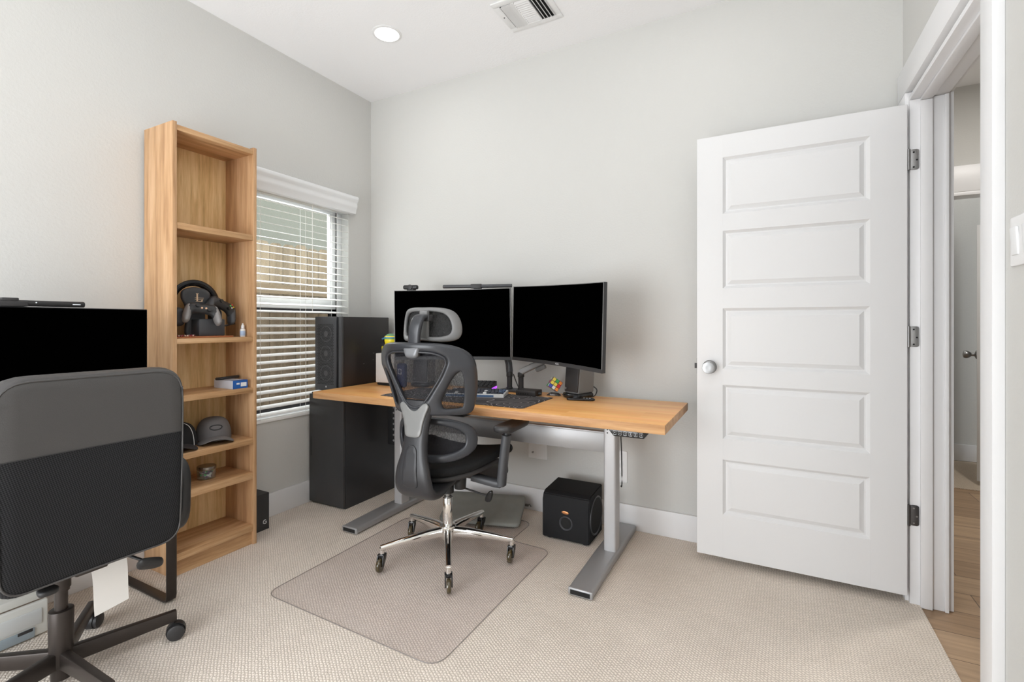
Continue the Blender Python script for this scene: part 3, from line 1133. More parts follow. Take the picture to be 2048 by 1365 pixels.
hs = thing('headset', 'black over-ear gaming headset draped over the headset stand', 'headset', (-2.474, 1.368, ZS + 0.205))
arc = [(-0.010, 0.108 * cos(R(a)), -0.048 + 0.112 * sin(R(a))) for a in range(-12, 193, 8)]
arc2 = [(-0.024, 0.100 * cos(R(a)), -0.050 + 0.102 * sin(R(a))) for a in range(-5, 186, 10)]
B().sweep(arc, [(0.014 * cos(2 * pi * k / 12), 0.0045 * sin(2 * pi * k / 12)) for k in range(12)], up=(1, 0, 0)).obj('headband', M['black_gloss'], hs)
B().sweep(arc2, [(0.004 * cos(2 * pi * k / 10), 0.009 * sin(2 * pi * k / 10)) for k in range(10)], up=(1, 0, 0)).obj('headband_pad', M['black_satin'], hs)
for s_ in (-1, 1):
    b = B()
    b.puff(rrect(-0.036, -0.045, 0.036, 0.045, 0.024), T=0.042, r=0.014, grid=0.02, spacing=0.008,
           fn=lambda x, y, o, s_=s_: (x, s_ * 0.088 + o, y - 0.105))
    cup = b.obj('ear_cup', M['charcoal'], hs)
    B().puff(rrect(-0.022, -0.034, 0.022, 0.034, 0.012), T=0.006, r=0.003, grid=0.02, spacing=0.008,
             fn=lambda x, y, o, s_=s_: (x, s_ * 0.110 + o, y - 0.105)).obj('cup_cover', M['grey_plastic'], cup)
# fork arms linking band and cups
for s_ in (-1, 1):
    B().tube([(0, s_ * 0.108, -0.06), (0.006, s_ * 0.112, -0.08), (0.004, s_ * 0.108, -0.10)], 0.006, 8).obj('fork', M['black_satin'], hs)


def controller(label, loc, rot, body_m, grip_m, dots):
    o = thing('game_controller', label, 'game controller', loc, rot, 'game controllers on the headset stand')
    half = [(0.0, 0.036), (0.030, 0.038), (0.055, 0.036), (0.070, 0.018), (0.080, -0.020), (0.082, -0.055), (0.070, -0.068), (0.056, -0.058),
            (0.044, -0.026), (0.025, -0.014), (0.0, -0.013)]
    ol = half + [(-x, y) for x, y in half[-2:0:-1]]
    ol = crom(ol[::-1], 4)
    B().puff(ol, T=0.044, r=0.022, grid=0.01, spacing=0.006, fn=lambda x, y, z: (x, y, z)).obj('body', body_m, o)
    for s_ in (-1, 1):
        g = [(s_ * x, y) for x, y in ((0.052, 0.030), (0.068, 0.020), (0.080, -0.020), (0.083, -0.055), (0.070, -0.070), (0.055, -0.058), (0.046, -0.024), (0.046, 0.010))]
        if s_ > 0:
            g = g[::-1]
        B().puff(crom(g, 4), T=0.048, r=0.016, grid=0.01, spacing=0.006, fn=lambda x, y, z: (x, y, z)).obj('grip', grip_m, o)
        B().cyl((s_ * 0.024, -0.004 if s_ > 0 else 0.014, 0.018), (s_ * 0.024, -0.004 if s_ > 0 else 0.014, 0.030), 0.009, n=14).obj('thumbstick', M['black_plastic'], o)
    for (x, y, c) in dots:
        B().cyl((x, y, 0.019), (x, y, 0.0245), 0.0042, n=10).obj('button', c, o)
    return o


GRN = mat('button_green', (0.1, 0.6, 0.15, 1), 0.3)
RED = mat('button_red', (0.7, 0.08, 0.06, 1), 0.3)
YEL = mat('button_yellow', (0.9, 0.65, 0.05, 1), 0.3)
GRIP = mat('grip_grey', (0.22, 0.205, 0.20, 1), 0.4)
BTN = [(0.040, 0.024, RED), (0.049, 0.015, YEL), (0.031, 0.015, GRN), (0.040, 0.006, M['white_plastic'])]
COP = mat('button_copper', (0.8, 0.5, 0.32, 1), 0.3)
controller('grey-gripped game controller hanging on the front of the headset stand', (-2.392, 1.347, ZS + 0.128), (R(62), R(6), R(78)), M['black_satin'], GRIP,
           [(-0.006, 0.004, COP), (0.012, 0.004, COP)])
controller('black game controller with coloured buttons, right of the headset stand', (-2.440, 1.470, ZS + 0.152), (R(72), R(24), R(95)), M['black_satin'], M['charcoal'], BTN)
tag(B().cyl((0, 0, 0), (0.0, 0.075, 0.016), 0.004, n=10).obj('pen', M['black_plastic'], loc=(-2.44, 1.464, ZS + 0.052)), 'black pen sticking out to the right of the headset stand', 'pen')
# bead bracelet at the front left of the board
bd = thing('bead_bracelet', 'dark red bead bracelet lying at the foot of the headset stand', 'bracelet', (-2.385, 1.272, ZS + 0.008))
BEAD = mat('beads_red', (0.22, 0.03, 0.04, 1), 0.25)
BEAD2 = mat('beads_pale', (0.6, 0.45, 0.36, 1), 0.3)
b = B()
for k in range(22):
    a = 2 * pi * k / 22
    b.mat(k % 3 == 0 and 1 or 0).sphere((0.013 * cos(a), 0.036 * sin(a), 0.004), 0.0042, 8, 6)
b.obj('beads', [BEAD, BEAD2], bd)
# eye-drop bottle
bt = thing('dropper_bottle', 'small white dropper bottle with pale blue label on the shelf', 'bottle', (-2.395, 1.553, ZS))
B().lathe([(0, 0), (0.0125, 0), (0.0135, 0.002), (0.0135, 0.034), (0.012, 0.040), (0.006, 0.043), (0, 0.043)], 20, Matrix.Diagonal((0.75, 1, 1, 1))).obj('bottle_body', M['white_plastic'], bt)
B().lathe([(0, 0.043), (0.0085, 0.043), (0.0078, 0.058), (0.0045, 0.061), (0.0035, 0.068), (0, 0.0695)], 18).obj('cap', M['white_plastic'], bt)
B().lathe([(0.0137, 0.006), (0.0139, 0.007), (0.0139, 0.029), (0.0137, 0.030)], 20, Matrix.Diagonal((0.75, 1, 1, 1))).obj('paper_label', mat('label_blue', (0.42, 0.55, 0.75, 1), 0.5), bt)

# ---- boxed gadget with a black gadget on top
ZS = SZ[2]
bx = thing('product_box', 'small flat white and blue product box on the middle shelf', 'box', (-2.43, 1.512, ZS))
b = B().box((-0.078, -0.039, 0), (0.078, 0.039, 0.041), 0.0006, 1)
b.mat(1).box((0.0782, -0.0385, 0.0005), (0.0790, 0.0385, 0.0405))
b.box((0.05, -0.0385, 0.0411), (0.079, 0.0385, 0.0415))
b.obj('carton', [mat('carton_white', (0.60, 0.62, 0.68, 1), 0.5), mat('carton_blue', (0.015, 0.10, 0.36, 1), 0.4)], bx)
B().box((0.0791, 0.002, 0.010), (0.0796, 0.032, 0.030)).box((0.0791, -0.02, 0.021), (0.0796, -0.004, 0.029)).obj('sticker', M['white_plastic'], bx)
gl = thing('looped_strap', 'small black looped strap lying on the white and blue product box', 'strap', (-2.445, 1.508, ZS + 0.0416), (0, 0, R(12)))
B().tube([(-0.02, -0.052, 0.0072), (0.012, -0.05, 0.010), (0.016, 0, 0.012), (0.012, 0.05, 0.010), (-0.02, 0.052, 0.0072)], 0.007, 8, smooth=4).obj('loop', M['black_plastic'], gl)
B().tube([(-0.018, -0.052, 0.0062), (-0.022, 0.0, 0.0062), (-0.018, 0.045, 0.0062)], 0.006, 8, smooth=4).obj('strap_end', M['black_plastic'], gl)

# ---- caps
def cap_hat(label, loc, rz, crown_m, bill_m, piping, emblem):
    o = thing('baseball_cap', label, 'cap', loc, (0, 0, R(rz)), 'baseball caps on the shelf')
    # crown: front is +Y
    t = bmesh.new()
    n, m = 40, 12
    rings = []
    for j in range(m + 1):
        ph = (pi / 2) * j / m
        row = []
        for i in range(n):
            a = 2 * pi * i / n
            fr = max(0, sin(a))
            r_ = cos(ph) ** 0.55
            z = 0.105 * sin(ph) ** 0.95 + 0.012
            x = 0.078 * r_ * cos(a)
            y = (0.088 + 0.006 * fr) * r_ * sin(a)
            row.append(t.verts.new((x, y, z)))
        rings.append(row)
    for A, C in zip(rings[:-1], rings[1:-1]):
        for i in range(n):
            t.faces.new((A[i], A[(i + 1) % n], C[(i + 1) % n], C[i]))
    t.faces.new(rings[-2])
    for v_ in rings[-1]:
        t.verts.remove(v_)
    bmesh.ops.recalc_face_normals(t, faces=list(t.faces))
    r = bmesh.ops.solidify(t, geom=list(t.faces), thickness=0.002)
    B()._merge(t).obj('crown', crown_m, o, 60)
    # bill
    ol = crom([(-0.074, 0.045), (-0.076, 0.090), (-0.058, 0.135), (-0.020, 0.152), (0.020, 0.152), (0.058, 0.135), (0.076, 0.090), (0.074, 0.045),
               (0.05, 0.066), (0.02, 0.078), (-0.02, 0.078), (-0.05, 0.066)][::-1], 5)
    B().puff(ol, T=0.004, r=0.002, grid=0.012, spacing=0.008,
             fn=lambda x, y, q: (x, y, 0.036 - 5.6 * x * x + q - 0.06 * max(0, y - 0.08))).obj('bill', bill_m, o)
    B().sphere((0, 0, 0.1165), 0.006, 12, 8, (1, 1, 0.5)).obj('button', crown_m, o)
    if piping:
        for s_ in (-1, 1):
            pth = []
            for j in range(13):
                ph = R(86) * j / 12
                a = R(90 - s_ * 52)
                r_ = cos(ph) ** 0.55
                pth.append((0.0795 * r_ * cos(a), 0.0935 * r_ * sin(a), 0.105 * sin(ph) ** 0.95 + 0.0125))
            B().tube(pth, 0.0014, 6).obj('piping', M['white_plastic'], o)
    if emblem:
        pth = []
        for k in range(28):
            a = 2 * pi * k / 28
            x = 0.026 * cos(a)
            dz = 0.011 * sin(a)
            z = 0.078 + dz
            sp = min(1, max(0, (z - 0.012) / 0.105)) ** (1 / 0.95)
            ph = math.asin(min(0.999, sp))
            r_ = cos(ph) ** 0.55
            yy = 0.094 * r_ * math.sqrt(max(0, 1 - (x / (0.078 * r_)) ** 2))
            pth.append((x, yy + 0.001, z))
        B().tube(pth, 0.0030, 6, closed=True).obj('emblem', M['black_plastic'], o)
    return o


ZS = SZ[3]
CAPG = mat('cap_grey', (0.15, 0.14, 0.138, 1), 0.9, bump=0.3, bscale=600, var=0.15, vscale=30)
CAPB = mat('cap_black', (0.008, 0.008, 0.009, 1), 0.9, bump=0.3, bscale=600)
BILL = mat('bill_dark', (0.03, 0.024, 0.024, 1), 0.85, bump=0.3, bscale=600)
cap_hat('grey baseball cap with a black oval emblem on the shelf', (-2.476, 1.452, ZS), -113, CAPG, CAPG, False, True)
cap_hat('black baseball cap with white piping, beside the grey cap', (-2.470, 1.282, ZS), -117, CAPB, BILL, True, False)

# ---- glass jar of sweets
ZS = SZ[4]
jr = thing('glass_jar', 'small glass jar with metal lid holding coloured sweets', 'jar', (-2.455, 1.405, ZS))
B().lathe([(0, 0), (0.036, 0), (0.040, 0.004), (0.041, 0.040), (0.038, 0.046), (0.036, 0.046), (0.0385, 0.040), (0.0375, 0.005), (0, 0.003)], 28).obj('glass_body', see_through('jar_glass', (0.5, 0.5, 0.5, 1), 0.10, 0.05, (0.93, 0.95, 0.94, 1), 1.0), jr)
B().lathe([(0, 0.048), (0.0385, 0.048), (0.0405, 0.046), (0.0415, 0.050), (0.0415, 0.060), (0.039, 0.063), (0, 0.0625)], 28).obj('lid', mat('jar_lid', (0.30, 0.29, 0.27, 1), 0.25, metal=0.9), jr)
b = B()
rng = random.Random(3)
for k in range(26):
    a = rng.uniform(0, 2 * pi)
    r_ = 0.026 * math.sqrt(rng.random())
    b.mat(k % 5).sphere((r_ * cos(a), r_ * sin(a), 0.010 + 0.026 * rng.random()), 0.0075, 8, 6, (1, 0.8, 0.6), RZ(rng.uniform(0, 180)) @ RX(rng.uniform(0, 90)))
cn = b.obj('sweets', [M['white_plastic'], GRN, mat('sweet_purple', (0.14, 0.03, 0.14, 1), 0.4), M['black_satin'], M['white_plastic']], jr)

# ---- black box on the floor behind the bookcase
pb = thing('cardboard_box', 'black printed cardboard box on the carpet right of the bookcase', 'box', (-2.512, 1.672, 0))
B().box((-0.064, -0.070, 0), (0.064, 0.068, 0.2), 0.001, 1).obj('carton', M['black_satin'], pb)
b = B()
b.puff(crom([(-0.06, 0.12), (-0.03, 0.16), (-0.01, 0.18), (-0.012, 0.13), (-0.03, 0.10)], 4), T=0.0006, r=0.0003, grid=0.02, spacing=0.01, fn=lambda x, y, o: (0.0645 + o, x, y))
b.puff(crom([(-0.055, 0.06), (-0.03, 0.085), (-0.012, 0.075), (-0.03, 0.055)], 4), T=0.0006, r=0.0003, grid=0.02, spacing=0.01, fn=lambda x, y, o: (0.0645 + o, x, y))
b.obj('printed_picture', M['grey_plastic'], pb)
b = B()
pth = [(0.0648, 0.042 + 0.010 * cos(R(a)), 0.045 + 0.010 * sin(R(a))) for a in range(60, 331, 15)] + [(0.0648, 0.052, 0.045), (0.0648, 0.044, 0.045)]
b.tube(pth, 0.0022, 6)
b.obj('logo', M['white_plastic'], pb)

# ================================================================== wooden desk
ZT = 0.741
dk = thing('standing_desk', 'butcher-block standing desk with silver steel legs by the back wall', 'desk', (-1.344, 2.24, 0))
X = lambda x: x + 1.344
Y = lambda y: y - 2.24
tt = B().box((X(-2.338), Y(1.94), 0.703), (X(-0.352), Y(2.55), ZT), 0.002).obj('tabletop', [M['butcher'], M['butcher_edge']], dk)
for pl in tt.data.polygons:
    if abs(pl.normal.z) < 0.5:
        pl.material_index = 1
for cx_ in (-2.0, -0.685):
    x = X(cx_)
    # foot: tapered flat beam with a hollow front end
    b = B()
    sec = rrect(-0.053, 0.0, 0.053, 0.040, 0.012, 4)
    pth = [(x, Y(1.906), 0.004), (x, Y(1.935), 0.004), (x, Y(2.15), 0.004), (x, Y(2.40), 0.004), (x, Y(2.61), 0.004), (x, Y(2.642), 0.004)]
    b.sweep(pth, sec, scale=[(1, 0.78), (1, 0.85), (1, 1), (1, 1), (1, 0.85), (1, 0.78)])
    ft = b.obj('foot', M['silver_paint'], dk, 30)
    b = B()
    b.box((x - 0.055, Y(1.895), 0.003), (x + 0.055, Y(1.912), 0.037), 0.008)
    b.mat(1).box((x - 0.043, Y(1.8944), 0.010), (x + 0.043, Y(1.8955), 0.029), 0.0)
    b.obj('end_cap', [M['silver_paint'], M['dark_gap']], ft)
    xc = x + 0.015
    B().puff(rrect(xc - 0.030, Y(2.266), xc + 0.030, Y(2.345), 0.010), T=0.616, r=0.0004, grid=0.05, spacing=0.01,
             fn=lambda a, c, o: (a, c, 0.348 + o)).obj('outer_column', M['silver_light'], dk, 30)
    b = B()
    b.puff(rrect(xc - 0.025, Y(2.272), xc + 0.025, Y(2.339), 0.008), T=0.051, r=0.0004, grid=0.05, spacing=0.01, fn=lambda a, c, o: (a, c, 0.6775 + o))
    b.box((x - 0.04, Y(2.10), 0.692), (x + 0.04, Y(2.50), 0.703))
    b.obj('inner_column', M['silver_light'], dk, 30)
    B().cyl((xc - 0.010, Y(2.2664), 0.628), (xc - 0.010, Y(2.2654), 0.628), 0.004, n=10).cyl((xc - 0.010, Y(2.2664), 0.612), (xc - 0.010, Y(2.2654), 0.612), 0.004, n=10).obj('screw', M['black_satin'], dk)
B().box((X(-1.956), Y(2.29), 0.508), (X(-0.699), Y(2.315), 0.606), 0.002).box((X(-1.956), Y(2.286), 0.602), (X(-0.699), Y(2.319), 0.610), 0.001).obj('crossbar', M['silver_paint'], dk)
# control panel under the front edge
b = B()
b.prism([(X(-0.583), 0.7025), (X(-0.416), 0.7025), (X(-0.437), 0.676), (X(-0.559), 0.676)], 0.05,
        m=Matrix(((1, 0, 0, 0), (0, 0, 1, Y(1.950)), (0, 1, 0, 0), (0, 0, 0, 1))), bev=0.001)
cp = b.obj('control_panel', M['black_gloss'], dk)
WHT = mat('mark_white', (0.75, 0.78, 0.82, 1), 0.5)
for k, ch in enumerate(('^', 'v', '1', '2', '3', 'S')):
    xx = X(-0.5545 + k * 0.0215)
    b = B()
    sq = [(px_ + xx, 0, pz + 0.690) for px_, pz in rrect(-0.0065, -0.0075, 0.0065, 0.0075, 0.0025, 3)]
    b.tube([(p[0], Y(1.9497), p[2]) for p in sq], 0.0007, 5, closed=True)
    if ch in '^v':
        s_ = 1 if ch == '^' else -1
        b.tube([(xx - 0.003, Y(1.9497), 0.690 - s_ * 0.0012), (xx, Y(1.9497), 0.690 + s_ * 0.0018), (xx + 0.003, Y(1.9497), 0.690 - s_ * 0.0012)], 0.0006, 5)
    else:
        b.text(ch, 0.0105, TR(xx, Y(1.9496), 0.690) @ RX(90), 0.0002)
    b.obj('button', WHT, cp)
# cables hanging under the top
for pts in ([(-1.33, 2.44, 0.70), (-1.32, 2.42, 0.655), (-1.30, 2.42, 0.62)], [(-1.28, 2.45, 0.70), (-1.27, 2.43, 0.66), (-1.275, 2.42, 0.618)],
            [(-1.20, 2.46, 0.66), (-1.12, 2.45, 0.685), (-1.05, 2.45, 0.70)], [(-0.86, 2.44, 0.70), (-0.89, 2.43, 0.66), (-0.91, 2.42, 0.62)],
            [(-0.80, 2.44, 0.70), (-0.79, 2.42, 0.65), (-0.765, 2.43, 0.63), (-0.745, 2.44, 0.70)]):
    B().tube([(X(p[0]), Y(p[1]), p[2]) for p in pts], 0.0035, 8, smooth=4).obj('cable', M['black_plastic'], dk)
B().box((X(-1.40), Y(1.955), 0.683), (X(-1.30), Y(2.05), 0.703), 0.004).obj('cable_clip', M['black_plastic'], dk)
B().tube([(X(-0.632), Y(2.30), 0.69), (X(-0.630), Y(2.33), 0.55), (X(-0.628), Y(2.335), 0.36), (X(-0.632), Y(2.33), 0.345)], 0.003, 8, smooth=4).obj('cable', M['black_plastic'], dk)

# power strip hanging under the desk at the cabinet
ps = thing('power_strip', 'black vertical power strip with a row of sockets beside the left desk leg', 'power strip', (-2.155, 2.45, 0.345))
B().box((-0.05, -0.03, 0), (0.05, 0.015, 0.357), 0.004).obj('housing', M['black_plastic'], ps)
for k in range(8):
    B().cyl((0.002, -0.0298, 0.03 + k * 0.036), (0.002, -0.0312, 0.03 + k * 0.036), 0.007, n=12).obj('socket', M['grey_plastic'], ps)

# ================================================================== black cabinet and PC tower
cb = thing('storage_cabinet', 'black floor-standing cabinet under the left end of the wooden desk', 'cabinet', (-2.428, 2.36, 0))
B().box((-0.150, -0.229, 0.0), (0.150, 0.258, 0.701), 0.002).obj('body', M['cab_black'], cb)
dd = B().box((-0.1495, -0.247, 0.012), (0.1495, -0.231, 0.692), 0.0015).obj('cabinet_door', M['cab_front'], cb)
B().box((-0.135, -0.2478, 0.30), (-0.132, -0.2465, 0.42)).obj('pull_groove', M['dark_gap'], dd)

pc = thing('computer_tower', 'black desktop computer tower with mesh front on the cabinet', 'computer', (-2.466, 2.375, 0.7015))
B().box((-0.117, -0.195, 0.012), (0.119, 0.213, 0.478), 0.003).obj('case', M['case_black'], pc)
b = B().box((-0.118, -0.214, 0.008), (0.073, -0.196, 0.480), 0.004).box((0.090, -0.212, 0.008), (0.120, -0.196, 0.480), 0.004)
fp = b.obj('front_panel', M['charcoal'], pc)
# honeycomb grille with three fans behind it
M['fan_dark'] = mat('fan_dark', (0.085, 0.085, 0.09, 1), 0.5)
HOLE = mat('grille_hole', (0.006, 0.006, 0.007, 1), 0.6)
t = bmesh.new()
nz = 44
for j in range(nz):
    z = 0.052 + j * (0.385 / nz)
    for i in range(11):
        x = -0.088 + i * 0.0135 + (0.00675 if j % 2 else 0)
        if x > 0.052:
            continue
        vs = [t.verts.new((x + 0.0054 * cos(R(60 * q)), -0.2145, z + 0.0036 * sin(R(60 * q)))) for q in range(6)]
        t.faces.new(vs)
B()._merge(t).obj('mesh_grille', HOLE, fp)
for z in (0.12, 0.245, 0.37):
    b = B()
    b.lathe([(0.046, 0), (0.050, 0), (0.050, 0.0012), (0.046, 0.0012)], 36, TR(-0.016, -0.2146, z) @ RX(90))
    b.lathe([(0, 0), (0.018, 0), (0.018, 0.0012), (0, 0.0012)], 24, TR(-0.016, -0.2146, z) @ RX(90))
    b.obj('fan', M['fan_dark'], fp)
B().prism([(-0.006, 0), (0.006, 0), (0, 0.012)], 0.0008, m=TR(-0.016, -0.2138, 0.030) @ RX(90)).obj('logo', M['white_plastic'], fp)
for (y, z) in ((-0.03, 0.17), (0.055, 0.19), (0.06, 0.235)):
    B().box((0.1192, y, z), (0.1196, y + 0.012, z + 0.003)).obj('scuff', M['grey_plastic'], pc)
for (x, y) in ((-0.09, -0.16), (0.09, -0.16), (-0.09, 0.17), (0.09, 0.17)):
    B().cyl((x, y, 0.0), (x, y, 0.013), 0.016, n=14).obj('foot', M['black_plastic'], pc)

# ================================================================== monitors
def monitor(label, cx_, cy_, zb, rz, roll, wdt, hgt, sag=0.036, logo=True):
    """curved monitor; root at the bottom edge centre, screen faces local -Y"""
    o = thing('monitor', label, 'monitor', (cx_, cy_, zb), (0, R(roll), R(rz)))
    hw_ = wdt / 2

    def cy(x):
        return sag * (1 - (x / hw_) ** 2)

    def slab(b, x0, x1, z0, z1, y0, y1, n=24):
        t = bmesh.new()
        cols = []
        for i in range(n + 1):
            x = x0 + (x1 - x0) * i / n
            cols.append([t.verts.new((x, cy(x) + yy, zz)) for yy, zz in ((y0, z0), (y1, z0), (y1, z1), (y0, z1))])
        for A, C in zip(cols, cols[1:]):
            for k in range(4):
                l = (k + 1) % 4
                t.faces.new((A[k], A[l], C[l], C[k]))
        t.faces.new(cols[0])
        t.faces.new(cols[-1][::-1])
        bmesh.ops.recalc_face_normals(t, faces=list(t.faces))
        return b._merge(t)

    b = B()
    slab(b, -hw_, hw_, 0, hgt, 0.0, 0.022)
    slab(b, -hw_ * 0.80, hw_ * 0.80, 0.03, hgt * 0.62, 0.022, 0.045)
    b.box((-0.06, cy(0) + 0.045, hgt * 0.28), (0.06, cy(0) + 0.058, hgt * 0.56), 0.004)
    hb = b.obj('housing', M['bezel'], o, 30)
    b = B()
    slab(b, -hw_, hw_, 0.0, 0.019, -0.003, 0.0)
    bz_ = b.obj('bottom_bezel', M['bezel'], o, 30)
    if logo:
        B().text('AOC', 0.013, TR(0.0, cy(0) - 0.0032, 0.0095) @ RX(90), 0.0002).obj('logo', WHT, bz_)
    b = B()
    slab(b, -hw_ + 0.003, hw_ - 0.003, 0.019, hgt - 0.003, -0.0012, 0.0006)
    b.obj('screen', M['screen'], o, 30)
    b = B()
    slab(b, -hw_, -hw_ + 0.003, 0.0, hgt, -0.003, 0.0, 2)
    slab(b, hw_ - 0.003, hw_, 0.0, hgt, -0.003, 0.0, 2)
    slab(b, -hw_, hw_, hgt - 0.003, hgt, -0.003, 0.0)
    b.obj('edge_trim', M['grey_plastic'], o, 30)
    return o


J = Vector((-1.308, 2.470))
E_R = Vector((-0.675, 2.164))
E_L = Vector((-2.000, 2.257))
mR, dR = (J + E_R) / 2, E_R - J
mL, dL = (J + E_L) / 2, J - E_L
mon_r = monitor('right one of the two curved black monitors on the wooden desk', mR.x + 0.002, mR.y, 0.917, math.degrees(math.atan2(dR.y, dR.x)), 1.7, dR.length - 0.004, 0.424)
mon_l = monitor('left one of the two curved black monitors, behind the mesh chair', mL.x - 0.002, mL.y, 0.921, math.degrees(math.atan2(dL.y, dL.x)), -0.6, dL.length - 0.006, 0.420)
# light bar and webcam sit on top of the left monitor
def on_left(u, up_, fwd=0.0):
    """point on the top edge of the left monitor: u in 0..1 from its left end"""
    d = dL.normalized()
    p = E_L + dL * u
    n_ = Vector((d.y, -d.x))
    x = (u - 0.5) * 2
    sg = 0.036 * (1 - x * x)
    q = p - n_ * sg + n_ * fwd
    return (q.x, q.y, 1.341 + (u - 0.5) * 0.0075 + up_)


aL = math.atan2(dL.y, dL.x)
lb = thing('monitor_light_bar', 'dark grey light bar clipped on top of the left desk monitor', 'light bar', on_left(0.70, 0.0), (0, 0, aL))
B().cyl((-0.205, -0.012, 0.016), (0.215, -0.012, 0.016), 0.0105, n=20, bev=0.002).obj('tube', M['charcoal'], lb)
B().box((-0.032, -0.025, 0.003), (0.032, 0.002, 0.029), 0.003).box((-0.02, -0.006, 0.0005), (0.02, 0.05, 0.010), 0.002).obj('clip', M['black_satin'], lb)
wc = thing('webcam', 'small black webcam clipped on the left desk monitor', 'webcam', on_left(0.135, 0.0), (0, 0, aL))
b = B().box((-0.047, -0.016, 0.006), (0.047, 0.010, 0.032), 0.009, 3)
b.obj('housing', M['black_plastic'], wc)
B().cyl((0, -0.014, 0.019), (0, -0.022, 0.019), 0.0155, n=24, bev=0.002).obj('lens_barrel', M['black_satin'], wc)
B().box((-0.022, -0.014, -0.0002), (0.022, 0.03, 0.008), 0.002).obj('clip', M['black_plastic'], wc)

# monitor arms: two poles on a clamp base, spring arms to the monitors
ma = thing('monitor_mount', 'dual-post monitor mount clamped to the desk behind the keyboard', 'monitor mount', (-1.30, 2.50, ZT))
B().box((-0.085, -0.045, 0), (0.085, 0.048, 0.014), 0.004).obj('clamp_base', M['charcoal'], ma)
for s_, x0 in ((-1, -0.039), (1, 0.036)):
    b = B()
    b.cyl((x0, 0.0, 0.012), (x0, 0.0, 0.024), 0.019, n=20, bev=0.002).cyl((x0, 0, 0.02), (x0, 0, 0.10), 0.0155, n=20)
    b.cyl((x0, 0, 0.085), (x0, 0, 0.112), 0.019, n=20, bev=0.002)
    b.obj('post', M['black_satin'], ma)
sec = rrect(-0.016, -0.018, 0.016, 0.018, 0.008, 3)
B().sweep([(0.036, 0.0, 0.115), (0.075, 0.004, 0.135), (0.165, 0.012, 0.178), (0.235, -0.01, 0.215)], sec).obj('spring_arm', M['silver_paint'], ma, 30)
B().box((0.13, -0.012, 0.130), (0.195, 0.012, 0.152), 0.006, m=TR(0.16, 0, 0.142) @ RY(-24) @ TR(-0.16, 0, -0.142)).obj('cable_cover', M['grey_plastic'], ma)
B().sweep([(-0.039, 0.0, 0.112), (-0.046, 0.004, 0.16), (-0.075, 0.02, 0.23), (-0.12, 0.045, 0.31)], sec).obj('spring_arm', M['charcoal'], ma, 30)
b = B()
nR = Vector((-dR.y, dR.x)).normalized()
pR = mR + nR * 0.108
b.sweep([(0.235, -0.01, 0.215), (0.28, -0.02, 0.26), (pR.x + 1.30, pR.y - 2.50, 1.095 - ZT)], rrect(-0.012, -0.012, 0.012, 0.012, 0.005, 2))
nL = Vector((-dL.y, dL.x)).normalized()
pL = mL + nL * 0.108
b.sweep([(-0.12, 0.045, 0.31), (-0.2, 0.04, 0.34), (pL.x + 1.30, pL.y - 2.50, 1.098 - ZT)], rrect(-0.012, -0.012, 0.012, 0.012, 0.005, 2))
b.obj('link_arm', M['charcoal'], ma, 30)
B().tube([(-0.02, 0.012, 0.10), (-0.004, 0.02, 0.05), (0.014, 0.02, 0.016)], 0.003, 8, smooth=4).obj('cable', M['black_plastic'], ma)

# ================================================================== things on the wooden desk
# desk mat with contour lines
dm_m, nt, p = new_mat('contour_mat')
tc = nd(nt, 'ShaderNodeTexCoord')
nz_ = nd(nt, 'ShaderNodeTexNoise')
nz_.inputs['Scale'].default_value = 4.2
nz_.inputs['Detail'].default_value = 1.0
nt.links.new(tc.outputs['Object'], nz_.inputs['Vector'])
ml = nd(nt, 'ShaderNodeMath', operation='MULTIPLY')
ml.inputs[1].default_value = 20
nt.links.new(nz_.outputs['Fac'], ml.inputs[0])
fr = nd(nt, 'ShaderNodeMath', operation='PINGPONG')
fr.inputs[1].default_value = 0.5
nt.links.new(ml.outputs[0], fr.inputs[0])
lt = nd(nt, 'ShaderNodeMath', operation='LESS_THAN')
lt.inputs[1].default_value = 0.08
nt.links.new(fr.outputs[0], lt.inputs[0])
mxn = nd(nt, 'ShaderNodeMix', data_type='RGBA')
mxn.inputs['A'].default_value = (0.035, 0.031, 0.033, 1)
mxn.inputs['B'].default_value = (0.30, 0.27, 0.27, 1)
nt.links.new(lt.outputs[0], mxn.inputs['Factor'])
nt.links.new(mxn.outputs['Result'], p.inputs['Base Color'])
p.inputs['Roughness'].default_value = 0.8
tag(B().puff(rrect(-0.44, -0.185, 0.44, 0.185, 0.006, 3), T=0.003, r=0.0012, grid=0.05, spacing=0.02).obj('desk_mat', dm_m, loc=(-1.445, 2.190, ZT + 0.0015)),
    'dark desk mat with pale contour lines under the keyboard', 'desk mat')
ZM = ZT + 0.003
kb = thing('keyboard', 'compact white and blue keyboard with dark keys on the desk mat', 'keyboard', (-1.408, 2.255, ZM), (0, 0, R(18)))
b = B()
b.prism([(-0.070, 0), (0.072, 0), (0.072, 0.022), (-0.068, 0.017)], 0.320, m=Matrix(((0, 0, 1, -0.160), (1, 0, 0, 0), (0, 1, 0, 0), (0, 0, 0, 1))), bev=0.002)
b.obj('case', M['white_plastic'], kb)
KBLUE = mat('keyboard_blue', (0.10, 0.19, 0.36, 1), 0.4)
B().box((-0.158, -0.0708, 0.002), (0.105, -0.0698, 0.013)).obj('front_stripe', KBLUE, kb)
b = B()
